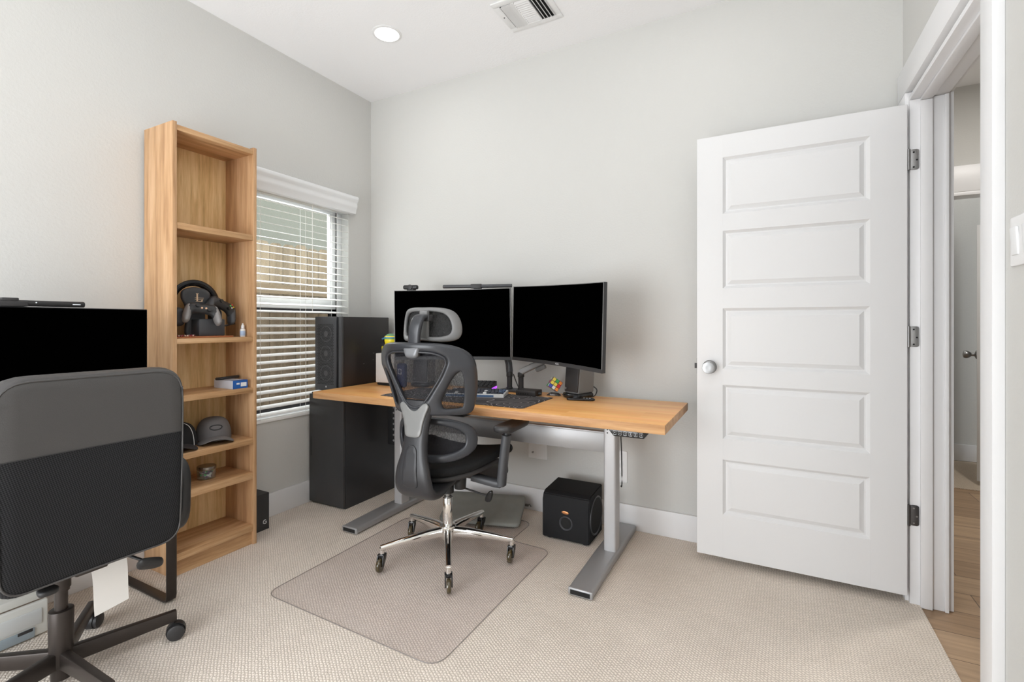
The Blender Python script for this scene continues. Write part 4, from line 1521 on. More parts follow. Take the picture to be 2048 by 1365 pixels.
for r_ in range(5):
    y = -0.056 + r_ * 0.0262
    zz = 0.0185 + (y + 0.068) * 0.036
    x = -0.153
    k = 0
    while x < 0.149:
        wk = 0.018
        if r_ == 0 and k == 3:
            wk = 0.094
        if k == 0:
            wk = 0.018 + 0.005 * (4 - r_)
        wk = min(wk, 0.152 - x)
        b.mat(1 if (r_, k) in ((0, 1), (0, 5), (2, 9), (4, 0)) else (2 if (r_ in (1, 3) and k > 12) else 0))
        b.box((x, y - 0.0005, zz - 0.004), (x + wk, y + 0.0225, zz + 0.006), 0.002, 1)
        x += wk + 0.0022
        k += 1
b.obj('keycaps', [mat('keycap_navy', (0.030, 0.036, 0.055, 1), 0.5), M['white_plastic'], KBLUE], kb)
nk = thing('number_pad', 'black number pad with purple side glow beside the monitor posts', 'number pad', (-1.505, 2.478, ZT + 0.0005), (0, 0, R(14)))
b = B()
b.prism([(-0.058, 0), (0.058, 0), (0.058, 0.046), (-0.058, 0.022)], 0.135, m=Matrix(((0, 0, 1, -0.0675), (1, 0, 0, 0), (0, 1, 0, 0), (0, 0, 0, 1))), bev=0.002)
b.obj('case', M['black_satin'], nk)
b = B()
for r_ in range(4):
    for c in range(5):
        y = -0.050 + r_ * 0.0262
        zz = 0.025 + (y + 0.058) * 0.205
        b.box((-0.062 + c * 0.0252, y, zz - 0.005), (-0.062 + c * 0.0252 + 0.022, y + 0.022, zz + 0.006), 0.002, 1)
b.obj('keycaps', M['black_plastic'], nk)
B().box((0.0676, -0.052, 0.004), (0.0690, 0.056, 0.018)).obj('glow_strip', mat('purple_glow', (0.3, 0.05, 0.5, 1), 0.4, emit=(0.45, 0.08, 0.9, 1), estr=1.6), nk)
dc = thing('router', 'small dark brown router box in front of the monitor arm base', 'router', (-1.165, 2.398, ZT), (0, 0, R(1)))
B().box((-0.060, -0.042, 0.0), (0.060, 0.050, 0.032), 0.005, 3).obj('housing', mat('router_brown', (0.026, 0.021, 0.020, 1), 0.5), dc)
b = B()
for k in range(5):
    b.box((-0.045 + k * 0.014, -0.0426, 0.010), (-0.038 + k * 0.014, -0.0418, 0.017))
b.obj('port', M['dark_gap'], dc)
B().cyl((0.058, 0.0, 0.013), (0.075, 0.005, 0.013), 0.008, n=12).obj('plug', M['black_plastic'], dc)

# puzzle cube on its stand
cs = thing('cube_stand', 'small black stand holding the colourful puzzle cube', 'stand', (-1.042, 2.462, ZT))
B().prism([(-0.038, 0), (0.038, 0), (0.022, 0.014), (-0.022, 0.014)], 0.034, m=Matrix(((1, 0, 0, 0), (0, 0, 1, -0.017), (0, 1, 0, 0), (0, 0, 0, 1))), bev=0.001).obj('base', M['black_satin'], cs)
B().text("Rubik's", 0.011, TR(0, -0.0176, 0.006) @ RX(90), 0.0003).obj('lettering', WHT, cs)
RCM = Matrix.Translation((0, 0, 0))
pc_ = thing('puzzle_cube', 'scrambled multicoloured puzzle cube tilted on its corner stand', 'puzzle cube', (-1.042, 2.474, ZT + 0.0142))
rc = (TR(0, 0, 0.046) @ RZ(26) @ RX(-10) @ RY(32) @ RZ(8))
STK = {'r': (0.62, 0.02, 0.03, 1), 'g': (0.03, 0.38, 0.10, 1), 'b': (0.05, 0.09, 0.45, 1), 'y': (0.85, 0.68, 0.10, 1), 'o': (0.85, 0.28, 0.05, 1), 'w': (0.80, 0.80, 0.78, 1)}
SM = {k: mat('sticker_' + k, c, 0.35) for k, c in STK.items()}
order = list(STK)
b = B()
s0 = 0.030
b.box((-s0, -s0, -s0), (s0, s0, s0), 0.002, m=rc)
FACES = {(0, -1): 'byw' 'obr' 'wgg', (1, 1): 'yrbowgbyr', (2, 1): 'wbygroywb', (0, 1): 'rwgbyogrb', (1, -1): 'ygoyyrbwo', (2, -1): 'rgbwoyrgb'}
for (ax, sg), cols in FACES.items():
    for i in range(9):
        u, v_ = (i % 3 - 1) * 0.0198, (1 - i // 3) * 0.0198
        lo, hi = [0, 0, 0], [0, 0, 0]
        a1, a2 = [q for q in (0, 1, 2) if q != ax] if ax != 0 else (1, 2)
        if ax == 0:
            a1, a2 = 1, 2
        lo[ax] = min(sg * s0, sg * (s0 + 0.0006))
        hi[ax] = max(sg * s0, sg * (s0 + 0.0006))
        lo[a1], hi[a1] = u - 0.0086, u + 0.0086
        lo[a2], hi[a2] = v_ - 0.0086, v_ + 0.0086
        b.mat(1 + order.index(cols[i]))
        b.box(lo, hi, m=rc)
b.obj('cube_body', [M['black_plastic']] + [SM[k] for k in order], pc_)

# speakers
def speaker(label, loc, rz, w_=0.105, d_=0.125, h_=0.20):
    o = thing('desktop_speaker', label, 'speaker', loc, (0, 0, R(rz)), 'desktop speakers')
    b = B()
    t = bmesh.new()
    # leaning cabinet with narrowed back
    lo = [(-w_ / 2, -d_ / 2), (w_ / 2, -d_ / 2), (w_ / 2 * 0.85, d_ / 2), (-w_ / 2 * 0.85, d_ / 2)]
    a = [t.verts.new((x, y, 0.028)) for x, y in lo]
    c = [t.verts.new((x * 0.93, y * 0.93 + 0.020, 0.028 + h_)) for x, y in lo]
    t.faces.new(a[::-1])
    t.faces.new(c)
    for i in range(4):
        t.faces.new((a[i], a[(i + 1) % 4], c[(i + 1) % 4], c[i]))
    bmesh.ops.recalc_face_normals(t, faces=list(t.faces))
    bmesh.ops.bevel(t, geom=list(t.edges), offset=0.004, segments=2, affect='EDGES')
    b._merge(t)
    b.obj('cabinet', M['grey_plastic'], o, 30)
    B().box((-w_ / 2 + 0.004, -d_ / 2 - 0.006, 0.034), (w_ / 2 - 0.004, -d_ / 2 + 0.004, 0.022 + h_), 0.004, m=TR(0, 0, 0) @ TR(0, -0.002, 0) @ Matrix.Shear('XY', 4, (0, 0)) @ TR(0, 0.003, 0) @ TR(0, -d_ / 2, 0.03) @ RX(-5) @ TR(0, d_ / 2, -0.03)).obj('grille', M['black_satin'], o)
    B().puff(crom([(-0.055, -0.075), (0.055, -0.075), (0.058, 0.0), (0.045, 0.06), (-0.045, 0.06), (-0.058, 0.0)], 4), T=0.026, r=0.010, grid=0.02, spacing=0.01, fn=lambda x, y, q: (x, y, 0.0145 + q)).obj('pedestal', M['black_gloss'], o)
    B().cyl((-0.034, -d_ / 2 - 0.009, 0.052), (-0.034, -d_ / 2 - 0.0065, 0.052), 0.006, n=14).obj('badge', M['silver_trim'], o)
    return o


s1 = speaker('black speaker under the right end of the right monitor', (-0.893, 2.465, ZT), -25)
B().tube([(0.04, 0.06, 0.06), (0.058, 0.072, 0.04), (0.06, 0.055, 0.012), (0.05, 0.03, 0.004)], 0.003, 8, smooth=5).obj('cable', M['black_plastic'], s1)
s2 = speaker('black speaker at the back left of the desk, behind the mesh chair', (-1.93, 2.455, ZT), 10)
cpod = thing('volume_pod', 'flat black speaker control pod at the foot of the right speaker', 'volume control', (-0.85, 2.368, ZT), (0, 0, R(14)))
B().puff(crom([(-0.062, -0.016), (0.06, -0.014), (0.068, 0.006), (0.05, 0.020), (-0.05, 0.022), (-0.068, 0.006)], 4), T=0.012, r=0.005, grid=0.02, spacing=0.008, fn=lambda x, y, q: (x, y, 0.006 + q)).obj('body', M['black_gloss'], cpod)
B().cyl((-0.03, 0.003, 0.011), (-0.03, 0.003, 0.018), 0.011, n=18, bev=0.002).obj('knob', M['charcoal'], cpod)
for x in (0.015, 0.03, 0.045):
    B().box((x - 0.004, 0.0, 0.0115), (x + 0.004, 0.007, 0.0128)).obj('button', WHT, cpod)

# grey-white box with a toy helmet on top, behind the chair
wb = thing('white_device', 'white upright electronic box on the desk left of the mesh chair', 'electronic device', (-2.165, 2.39, ZT), (0, 0, 0))
B().box((-0.068, -0.05, 0.018), (0.085, 0.052, 0.205), 0.004, 3).obj('shell', mat('device_white', (0.62, 0.60, 0.585, 1), 0.45), wb)
B().box((-0.060, -0.044, 0.004), (0.078, 0.046, 0.017), 0.002).box((-0.055, -0.04, 0.0), (0.07, 0.04, 0.005)).obj('base', M['dark_gap'], wb)
B().cyl((-0.035, -0.0498, 0.045), (-0.035, -0.0505, 0.045), 0.0022, n=8).obj('status_light', WHT, wb)
hm = thing('toy_helmet', 'small yellow, green and blue toy racing helmet on the white box', 'toy', (-2.158, 2.395, ZT + 0.205), (0, 0, R(-18)))
TY = mat('toy_yellow', (0.85, 0.72, 0.03, 1), 0.3)
TG = mat('toy_green', (0.12, 0.32, 0.16, 1), 0.3)
TB = mat('toy_blue', (0.08, 0.25, 0.5, 1), 0.3)
B().box((-0.050, -0.038, 0), (0.042, 0.036, 0.046), 0.006).obj('plinth', TY, hm)
b = B()
t = bmesh.new()
bmesh.ops.create_uvsphere(t, u_segments=28, v_segments=18, radius=0.046)
for v_ in t.verts:
    v_.co = Vector((v_.co.x * 1.12, v_.co.y * 0.92, v_.co.z * 0.95 + 0.083))
me_ = bpy.data.meshes.new('h')
for f in t.faces:
    c_ = f.calc_center_median()
    f.material_index = 0
    if c_.z > 0.113:
        f.material_index = 1
    elif 0.088 < c_.z < 0.098:
        f.material_index = 1
    elif 0.100 < c_.z < 0.106:
        f.material_index = 2
    if c_.x < 0.004 and 0.062 < c_.z < 0.094:
        f.material_index = 3
t.to_mesh(me_)
t.free()
b.bm.from_mesh(me_)
b.obj('helmet_shell', [TY, TG, TB, M['black_gloss']], hm, 60)
B().box((-0.056, -0.034, 0.090), (-0.012, 0.034, 0.100), 0.004, m=TR(-0.03, 0, 0.1) @ RY(-10) @ TR(0.03, 0, -0.1)).obj('visor', TB, hm)
pk = thing('blue_pouch', 'dark blue pouch with a white square emblem seen through the chair mesh', 'pouch', (-2.005, 2.33, ZT), (0, 0, R(-8)))
B().puff(rrect(-0.035, 0.002, 0.035, 0.150, 0.014), T=0.036, r=0.014, grid=0.015, spacing=0.01, fn=lambda x, y, o: (x, o, y)).obj('body', mat('pouch_blue', (0.02, 0.035, 0.11, 1), 0.6), pk)
b = B()
b.tube([(px_, -0.0186, pz) for px_, pz in ((-0.012, 0.085), (0.012, 0.085), (0.012, 0.115), (-0.012, 0.115))], 0.0025, 6, closed=True)
b.obj('emblem', M['white_plastic'], pk)

# ================================================================== mesh office chair
HUB = (-1.379, 1.936)
CROT = 3
ch = thing('office_chair', 'black mesh ergonomic office chair with headrest at the wooden desk', 'office chair', (HUB[0], HUB[1], 0), (0, 0, R(CROT)))
MATZ = 0.004
X0 = 0.022


def back_y(x, z, c0=-0.285):
    k = 1.85 + 1.35 * min(1, max(0, (0.95 - z) / 0.20))
    return c0 - 0.045 * (z - 0.75) / 0.3 + k * x * x


def sym(half):
    """closed outline from its right half, listed from top centre down to bottom centre"""
    mir = [(-x, y) for x, y in half if x > 1e-4][::-1]
    return [(x * 1.04, y) for x, y in half + mir]


outer = sym([(0, 1.058), (0.06, 1.058), (0.12, 1.055), (0.168, 1.046), (0.203, 1.029), (0.226, 1.004), (0.237, 0.972), (0.238, 0.94), (0.231, 0.89), (0.221, 0.84), (0.208, 0.79),
             (0.197, 0.757), (0.182, 0.743), (0.158, 0.740), (0.10, 0.742), (0.05, 0.742), (0, 0.742)])
inner = sym([(0, 1.019), (0.06, 1.019), (0.105, 1.014), (0.137, 1.000), (0.148, 0.982), (0.142, 0.955), (0.118, 0.906), (0.085, 0.853), (0.058, 0.812), (0.036, 0.788), (0.012, 0.777), (0, 0.776)])
sideo = [(x * 1.04, z) for x, z in ((0.187, 0.935), (0.193, 0.915), (0.190, 0.87), (0.176, 0.79), (0.164, 0.774), (0.118, 0.772), (0.106, 0.785), (0.108, 0.815), (0.130, 0.860), (0.160, 0.911))]
sidel = [(-x, y) for x, y in sideo]


def bfn(x, z, o, c=0.0):
    return (x + X0, back_y(x, z) - o + c, z)


B().puff(crom(outer, 4), [crom(inner, 4), crom(sideo, 4), crom(sidel, 4)], T=0.034, r=0.013, grid=0.009, spacing=0.006, fn=bfn).obj('back_frame', M['frame_plastic'], ch, 60)
# inner lip around the middle opening
b = B()
for loop in (inner,):
    L = crom(loop, 4)
    b.tube([bfn(x * 0.985, (z - 0.9) * 0.985 + 0.9, 0.012) for x, z in L], 0.0045, 8, closed=True)
b.obj('back_lip', M['frame_plastic'], ch, 60)
net = sym([(0, 1.046), (0.12, 1.043), (0.20, 1.020), (0.226, 0.97), (0.226, 0.94), (0.210, 0.84), (0.190, 0.76), (0.17, 0.752), (0.05, 0.752), (0, 0.752)])
B().puff(crom(net, 3), T=0.0016, r=0.0008, grid=0.022, spacing=0.02, fn=lambda x, z, o: bfn(x, z, o, 0.012)).obj('back_mesh', M['netting'], ch, 60)
# silver Y insert
yp = sym([(0, 0.764), (0.018, 0.770), (0.045, 0.795), (0.060, 0.798), (0.070, 0.789), (0.069, 0.776), (0.056, 0.745), (0.045, 0.705), (0.040, 0.672), (0.032, 0.656), (0.015, 0.651), (0, 0.651)])
YS = lambda z: float(np.interp(z, [0.63, 0.685, 0.735, 0.775, 0.805], [-0.290, -0.283, -0.279, -0.276, -0.274])) - 0.0255
B().puff(crom(yp, 4), T=0.010, r=0.004, grid=0.012, spacing=0.006, fn=lambda x, z, o: (x + X0, min(YS(z), back_y(x, z) - 0.0165) - o, z)).obj('silver_insert', M['silver_trim'], ch, 60)
# spine: carries the backrest, bulges at the foot and runs under the seat
path = [(X0, -0.274, 0.805), (X0, -0.276, 0.775), (X0, -0.279, 0.735), (X0, -0.283, 0.685), (X0, -0.290, 0.63), (X0, -0.300, 0.575), (X0, -0.308, 0.52), (X0, -0.308, 0.465),
        (X0, -0.295, 0.425), (X0, -0.262, 0.398), (X0, -0.205, 0.390), (X0, -0.13, 0.397), (X0, -0.05, 0.408)]
wds = [0.080, 0.080, 0.068, 0.059, 0.056, 0.064, 0.080, 0.090, 0.093, 0.092, 0.086, 0.072, 0.06]
path2 = crom(path, 4, False)
wd2 = [q[0] for q in crom([(w_, 0) for w_ in wds], 4, False)]
sec = []
for k in range(20):
    a = 2 * pi * k / 20
    sec.append((math.copysign(abs(sin(a)) ** 0.7, sin(a)) * 0.024, math.copysign(abs(cos(a)) ** 0.45, cos(a))))
B().sweep(path2, sec, up=(1, 0, 0), scale=[(1.0, w_) for w_ in wd2]).obj('spine', M['spine_dark'], ch, 50)
cv = crom([(-0.034, 0.445), (0.034, 0.445), (0.036, 0.50), (0.030, 0.575), (0.022, 0.608), (0.0, 0.620), (-0.022, 0.608), (-0.030, 0.575), (-0.036, 0.50)], 4)
sy_ = lambda z: float(np.interp(z, [0.398, 0.425, 0.465, 0.52, 0.575, 0.63, 0.685], [-0.262, -0.295, -0.308, -0.308, -0.300, -0.290, -0.283]))
B().puff(cv, T=0.006, r=0.003, grid=0.012, spacing=0.007, fn=lambda x, z, o: (x + X0, sy_(z) - 0.0262 - o, z)).obj('spine_cover', M['spine_dark'], ch, 60)
# lumbar pad
def lum(x, z, o, c=0.0):
    return (x + X0 - 0.012, -0.205 + 2.3 * x * x - o + c, z)


def sup(a, b_, zc, n=40, e=2.6):
    return [(a * math.copysign(abs(cos(2 * pi * k / n)) ** (2 / e), cos(2 * pi * k / n)), zc + b_ * math.copysign(abs(sin(2 * pi * k / n)) ** (2 / e), sin(2 * pi * k / n))) for k in range(n)]


B().puff(sup(0.212, 0.104, 0.617), [sup(0.174, 0.068, 0.619)], T=0.032, r=0.014, grid=0.009, spacing=0.007, fn=lum).obj('lumbar_frame', M['frame_plastic'], ch, 60)
B().puff(sup(0.193, 0.086, 0.619), T=0.0016, r=0.0008, grid=0.02, spacing=0.02, fn=lambda x, z, o: lum(x, z, o, 0.006)).obj('lumbar_mesh', M['netting'], ch, 60)
# headrest
def hed(x, z, o, c=0.0):
    return (x + X0 + 0.002, -0.25 + 3.8 * x * x - o + c + 0.10 * (z - 1.13), z)


ho = sym([(0, 1.209), (0.05, 1.209), (0.095, 1.204), (0.123, 1.188), (0.140, 1.155), (0.147, 1.115), (0.145, 1.085), (0.132, 1.066), (0.10, 1.058), (0.05, 1.060), (0, 1.064)])
hi_ = sym([(0, 1.190), (0.05, 1.190), (0.085, 1.183), (0.105, 1.165), (0.115, 1.14), (0.118, 1.11), (0.108, 1.089), (0.08, 1.081), (0.04, 1.081), (0, 1.083)])
B().puff(crom(ho, 4), [crom(hi_, 4)], T=0.030, r=0.012, grid=0.009, spacing=0.006, fn=hed).obj('headrest_frame', M['grey_plastic'], ch, 60)
B().puff(crom([(x * 0.95, (z - 1.13) * 0.95 + 1.13) for x, z in ho], 3), T=0.010, r=0.004, grid=0.02, spacing=0.014, fn=lambda x, z, o: hed(x, z, o, 0.016)).obj('headrest_mesh', M['headnet'], ch, 60)
B().box((X0 + 0.002, -0.268, 1.075), (X0 + 0.042, -0.247, 1.195), 0.004).obj('headrest_bar', M['grey_plastic'], ch)
# stem hooking over to the headrest
pth = crom([(X0 + 0.014, -0.320, 1.020), (X0 + 0.018, -0.326, 1.06), (X0 + 0.025, -0.330, 1.105), (X0 + 0.032, -0.325, 1.145), (X0 + 0.034, -0.308, 1.164), (X0 + 0.034, -0.282, 1.167), (X0 + 0.032, -0.262, 1.160)], 4, False)
sec = [(0.012 * math.copysign(abs(sin(2 * pi * k / 16)) ** 0.6, sin(2 * pi * k / 16)), 0.028 * math.copysign(abs(cos(2 * pi * k / 16)) ** 0.5, cos(2 * pi * k / 16))) for k in range(16)]
B().sweep(pth, sec, up=(1, 0, 0)).obj('headrest_stem', M['frame_plastic'], ch, 50)
B().puff(crom([(-0.034, 1.038), (0.034, 1.038), (0.036, 1.018), (0.022, 0.994), (-0.022, 0.994), (-0.036, 1.016)][::-1], 4), T=0.024, r=0.010, grid=0.01, spacing=0.005, fn=lambda x, z, o: (x + X0 + 0.012, -0.334 - o, z)).obj('stem_cap', M['cap_silver'], ch, 60)
B().box((X0 - 0.024, -0.335, 0.998), (X0 + 0.038, -0.305, 1.040), 0.008).box((X0 + 0.03, -0.290, 1.148), (X0 + 0.068, -0.258, 1.175), 0.003).obj('stem_bracket', M['black_satin'], ch)
# seat
so = crom([(-0.07, -0.215), (0.07, -0.215), (0.150, -0.165), (0.215, -0.06), (0.246, 0.08), (0.250, 0.20), (0.215, 0.262), (0.10, 0.280), (-0.10, 0.280), (-0.215, 0.262), (-0.250, 0.20), (-0.246, 0.08), (-0.215, -0.06), (-0.150, -0.165)], 4)


def seat_z(x, y):
    return 0.470 + 0.030 * (x / 0.25) ** 2 + 0.02 * min(1, max(0, (y + 0.1) / 0.3)) - 0.045 * max(0, (y - 0.17) / 0.11) ** 2


B().puff(so, T=0.040, r=0.018, grid=0.02, spacing=0.012, fn=lambda x, y, o: (x, y, seat_z(x, y) + o)).obj('seat', M['seatmesh'], ch, 60)
sp_ = crom([(-0.06, -0.19), (0.06, -0.19), (0.14, -0.135), (0.20, -0.04), (0.228, 0.10), (0.215, 0.235), (0.10, 0.270), (-0.10, 0.270), (-0.215, 0.235), (-0.228, 0.10), (-0.20, -0.04), (-0.14, -0.135)], 4)
B().puff(sp_, T=0.030, r=0.014, grid=0.02, spacing=0.012, fn=lambda x, y, o: (x, y, seat_z(x, y) - 0.036 - 0.11 * max(0, (y - 0.08) / 0.19) ** 1.5 + o)).obj('seat_pan', M['black_satin'], ch, 60)
# tilt mechanism, lever
b = B()
b.box((-0.075, -0.13, 0.375), (0.075, 0.14, 0.440), 0.012, 3)
b.cyl((0, 0, 0.315), (0, 0, 0.38), 0.03, n=20)
b.cyl((0.058, 0.02, 0.335), (0.058, 0.02, 0.40), 0.028, 0.032, n=20, bev=0.004)
b.obj('tilt_mechanism', M['black_plastic'], ch)
lv = B().cyl((0.05, 0.02, 0.345), (0.185, 0.07, 0.300), 0.0045, n=10).obj('lever', M['black_satin'], ch)
b = B()
b.puff(crom([(0.0, -0.012), (0.03, -0.016), (0.055, -0.006), (0.06, 0.008), (0.03, 0.014), (0, 0.010)], 4), T=0.016, r=0.006, grid=0.01, spacing=0.006,
       fn=lambda x, y, o: (0.185 + y * 1.2 + x * 0.25, 0.07 + o, 0.275 + x * 0.9))
b.obj('lever_paddle', M['black_gloss'], lv)
# armrests
for s_ in (-1, 1):
    ap = B().puff(crom([(-0.040, -0.115), (0.035, -0.115), (0.050, -0.02), (0.046, 0.10), (0.020, 0.130), (-0.030, 0.120), (-0.046, 0.02)], 4), T=0.030, r=0.012, grid=0.015, spacing=0.008,
                  fn=lambda x, y, o, s_=s_: (s_ * (0.312 - (0.03 if s_ < 0 else 0) + x), y + (0.07 if s_ > 0 else 0.18), 0.655 + o + 0.03 * max(0, -y - 0.03))).obj('arm_pad', M['black_satin'], ch, 60)
    b = B()
    ay = 0.03 if s_ > 0 else 0.13
    sec = sup(0.019, 0.027, 0, 16, 3)
    b.sweep([(s_ * 0.277, ay, 0.378), (s_ * 0.283, ay, 0.45), (s_ * 0.295, ay, 0.55), (s_ * 0.304, ay, 0.618)], sec, up=(0, 1, 0))
    b.sweep([(s_ * 0.13, ay - 0.01, 0.402), (s_ * 0.20, ay - 0.005, 0.392), (s_ * 0.25, ay, 0.385), (s_ * 0.276, ay, 0.385)], sup(0.026, 0.018, 0, 16, 3.5), up=(0, 0, 1))
    b.obj('arm_post', M['charcoal'], ch, 40)
    b = B()
    b.cyl((s_ * 0.304, ay, 0.610), (s_ * 0.306, ay + 0.002, 0.645), 0.016, n=16)
    b.box((s_ * 0.305 - 0.03, ay - 0.03, 0.630), (s_ * 0.305 + 0.03, ay + 0.06, 0.642), 0.004)
    b.obj('arm_neck', M['black_plastic'], ch)
# gas lift and star base
b = B()
b.cyl((0, 0, 0.13), (0, 0, 0.292), 0.0245, n=28, bev=0.002)
b.obj('gas_lift', M['chrome'], ch)
B().cyl((0, 0, 0.290), (0, 0, 0.33), 0.0135, n=20).cyl((0, 0, 0.285), (0, 0, 0.298), 0.019, n=20).obj('lift_rod', M['steel'], ch)
B().cyl((0, 0, 0.092), (0, 0, 0.158), 0.036, 0.040, n=32, bev=0.004).cyl((0, 0, 0.078), (0, 0, 0.095), 0.018, n=20).obj('hub', M['chrome'], ch)
WHEEL = mat('amber_wheel', (0.055, 0.040, 0.016, 1), 0.12, coat=0.6)
BASE_A = [-126 - CROT + 72 * k for k in range(5)]
SWIV = {0: -75, 1: -52, 2: -80, 3: -100, 4: -70}
for k, a in enumerate(BASE_A):
    ca, sa = cos(R(a)), sin(R(a))
    b = B()
    sec = sup(0.018, 0.017, 0, 16, 3)
    pts = [(0.030 * ca, 0.030 * sa, 0.126), (0.10 * ca, 0.10 * sa, 0.126), (0.20 * ca, 0.20 * sa, 0.119), (0.322 * ca, 0.322 * sa, 0.107)]
    b.sweep(pts, sec, scale=[(1.0, 1.45), (1.0, 1.3), (0.85, 1.0), (0.70, 0.66)])
    b.cyl((0.316 * ca, 0.316 * sa, 0.078), (0.316 * ca, 0.316 * sa, 0.108), 0.0115, n=16)
    b.obj('base_leg', M['chrome'], ch, 40)
    # caster: fork and two narrow wheels
    q = R(SWIV[k] - CROT)
    px_, py_ = 0.316 * ca, 0.316 * sa
    mt = TR(px_, py_, MATZ) @ Matrix.Rotation(q, 4, 'Z')
    b = B()
    b.prism([(-0.016, 0.076), (0.014, 0.076), (0.020, 0.060), (0.026, 0.028), (0.014, 0.024), (-0.012, 0.055)], 0.005, m=mt @ TR(0, 0.0165, 0) @ RX(90), bev=0.001)
    b.prism([(-0.016, 0.076), (0.014, 0.076), (0.020, 0.060), (0.026, 0.028), (0.014, 0.024), (-0.012, 0.055)], 0.005, m=mt @ TR(0, -0.0115, 0) @ RX(90), bev=0.001)
    b.box((-0.016, -0.016, 0.062), (0.016, 0.016, 0.078), 0.004, m=mt)
    cf = b.obj('caster', M['black_gloss'], ch)
    b = B()
    b.lathe([(0, -0.010), (0.020, -0.010), (0.028, -0.008), (0.0305, -0.003), (0.0305, 0.003), (0.028, 0.008), (0.020, 0.010), (0, 0.010)], 32, mt @ TR(0.018, 0, 0.031) @ RX(90))
    b.obj('wheel', WHEEL, cf)

# ================================================================== floor mat, footrest, subwoofer
# clear mat with a lip: root at the floor
fm = thing('chair_mat', 'clear plastic chair mat with a lip lying on the carpet', 'chair mat', (-1.41, 1.75, 0))
ol = [(-0.455, -0.440), (0.445, -0.460), (0.455, 0.472), (0.225, 0.480), (0.225, 0.735), (-0.225, 0.735), (-0.225, 0.480), (-0.455, 0.472)]


def rounded(poly, rs, n=5):
    out = []
    m_ = len(poly)
    for i in range(m_):
        p0, p1, p2 = (Vector(poly[i - 1]), Vector(poly[i]), Vector(poly[(i + 1) % m_]))
        a, c = (p0 - p1).normalized(), (p2 - p1).normalized()
        r_ = rs if not isinstance(rs, (list, tuple)) else rs[i]
        s, e = p1 + a * r_, p1 + c * r_
        for k in range(n + 1):
            t = k / n
            q = (1 - t) ** 2 * s + 2 * t * (1 - t) * p1 + t * t * e
            out.append((q.x, q.y))
    return out


ol = rounded(ol, [0.06, 0.07, 0.06, 0.04, 0.06, 0.06, 0.04, 0.06])
B().puff(ol, T=0.0028, r=0.0008, grid=0.12, spacing=0.03, fn=lambda x, y, o: (x, y, 0.0022 + o)).obj('sheet', M['matvinyl'], fm)
B().tube([(x, y, 0.0022) for x, y in resample(ol, 0.03)], 0.0016, 5, closed=True).obj('rim', M['matedge'], fm)

fr_ = thing('footrest', 'grey padded footrest board lying tilted under the wooden desk', 'footrest', (-1.465, 2.415, 0.0), (0, 0, R(17)))
B().puff(rrect(-0.235, -0.125, 0.235, 0.125, 0.03), T=0.022, r=0.008, grid=0.04, spacing=0.015,
         fn=lambda x, y, o: (x, y, 0.058 + 0.30 * y + o)).obj('pad', M['greymat'], fr_)
B().prism([(-0.10, 0.004), (0.11, 0.004), (0.11, 0.078), (-0.09, 0.018)], 0.40, m=Matrix(((0, 0, 1, -0.20), (1, 0, 0, 0), (0, 1, 0, 0), (0, 0, 0, 1)))).obj('wedge_base', M['black_satin'], fr_)

sb = thing('subwoofer', 'black subwoofer box with round front port under the wooden desk', 'subwoofer', (-0.928, 2.345, 0), (0, 0, R(0)))
t = bmesh.new()
W2 = 0.13
prof = [(0.0, 0.010), (0.0, 0.205), (0.012, 0.236), (0.035, 0.250), (0.215, 0.262), (0.215, 0.010)]
ra = [t.verts.new((-W2, y, z)) for y, z in prof]
rb = [t.verts.new((W2, y, z)) for y, z in prof]
for i in range(len(prof)):
    j = (i + 1) % len(prof)
    t.faces.new((ra[i], ra[j], rb[j], rb[i]))
t.faces.new(ra)
t.faces.new(rb[::-1])
bmesh.ops.recalc_face_normals(t, faces=list(t.faces))
bmesh.ops.bevel(t, geom=list(t.edges), offset=0.004, segments=2, affect='EDGES')
B()._merge(t).obj('cabinet', M['sub_black'], sb, 25)
pt = B().lathe([(0.028, 0), (0.036, 0), (0.0375, 0.003), (0.034, 0.006), (0.029, 0.003), (0.027, -0.002), (0.0265, -0.0015)], 36, TR(0.004, 0.0005, 0.100) @ RX(90)).obj('port_ring', M['charcoal'], sb)
B().lathe([(0, 0), (0.028, 0), (0.028, 0.0014), (0, 0.0014)], 32, TR(0.004, 0.0002, 0.100) @ RX(90)).obj('port_hole', M['dark_gap'], pt)
b = B().puff(sup(0.020, 0.008, 0, 20, 2), T=0.003, r=0.0015, grid=0.01, spacing=0.004, fn=lambda x, y, o: (x + 0.0, -0.0018 - o, y + 0.155 - 0.25 * x * 0.3))
b.obj('badge', M['copper'], sb)
dv = B().lathe([(0.092, 0), (0.100, 0), (0.100, 0.004), (0.094, 0.006), (0.090, 0.002)], 44, TR(W2, 0.108, 0.128) @ RY(90)).obj('driver_ring', M['charcoal'], sb)
B().lathe([(0.090, 0.002), (0.07, 0.001), (0.03, 0.0005), (0, 0.0008)], 40, TR(W2 + 0.0004, 0.108, 0.128) @ RY(90)).obj('driver_cone', M['dark_gap'], dv)
for (x, y) in ((-0.10, 0.03), (0.10, 0.03), (-0.10, 0.19), (0.10, 0.19)):
    B().cyl((x, y, 0.0), (x, y, 0.0115), 0.014, n=14).obj('foot', M['black_plastic'], sb)

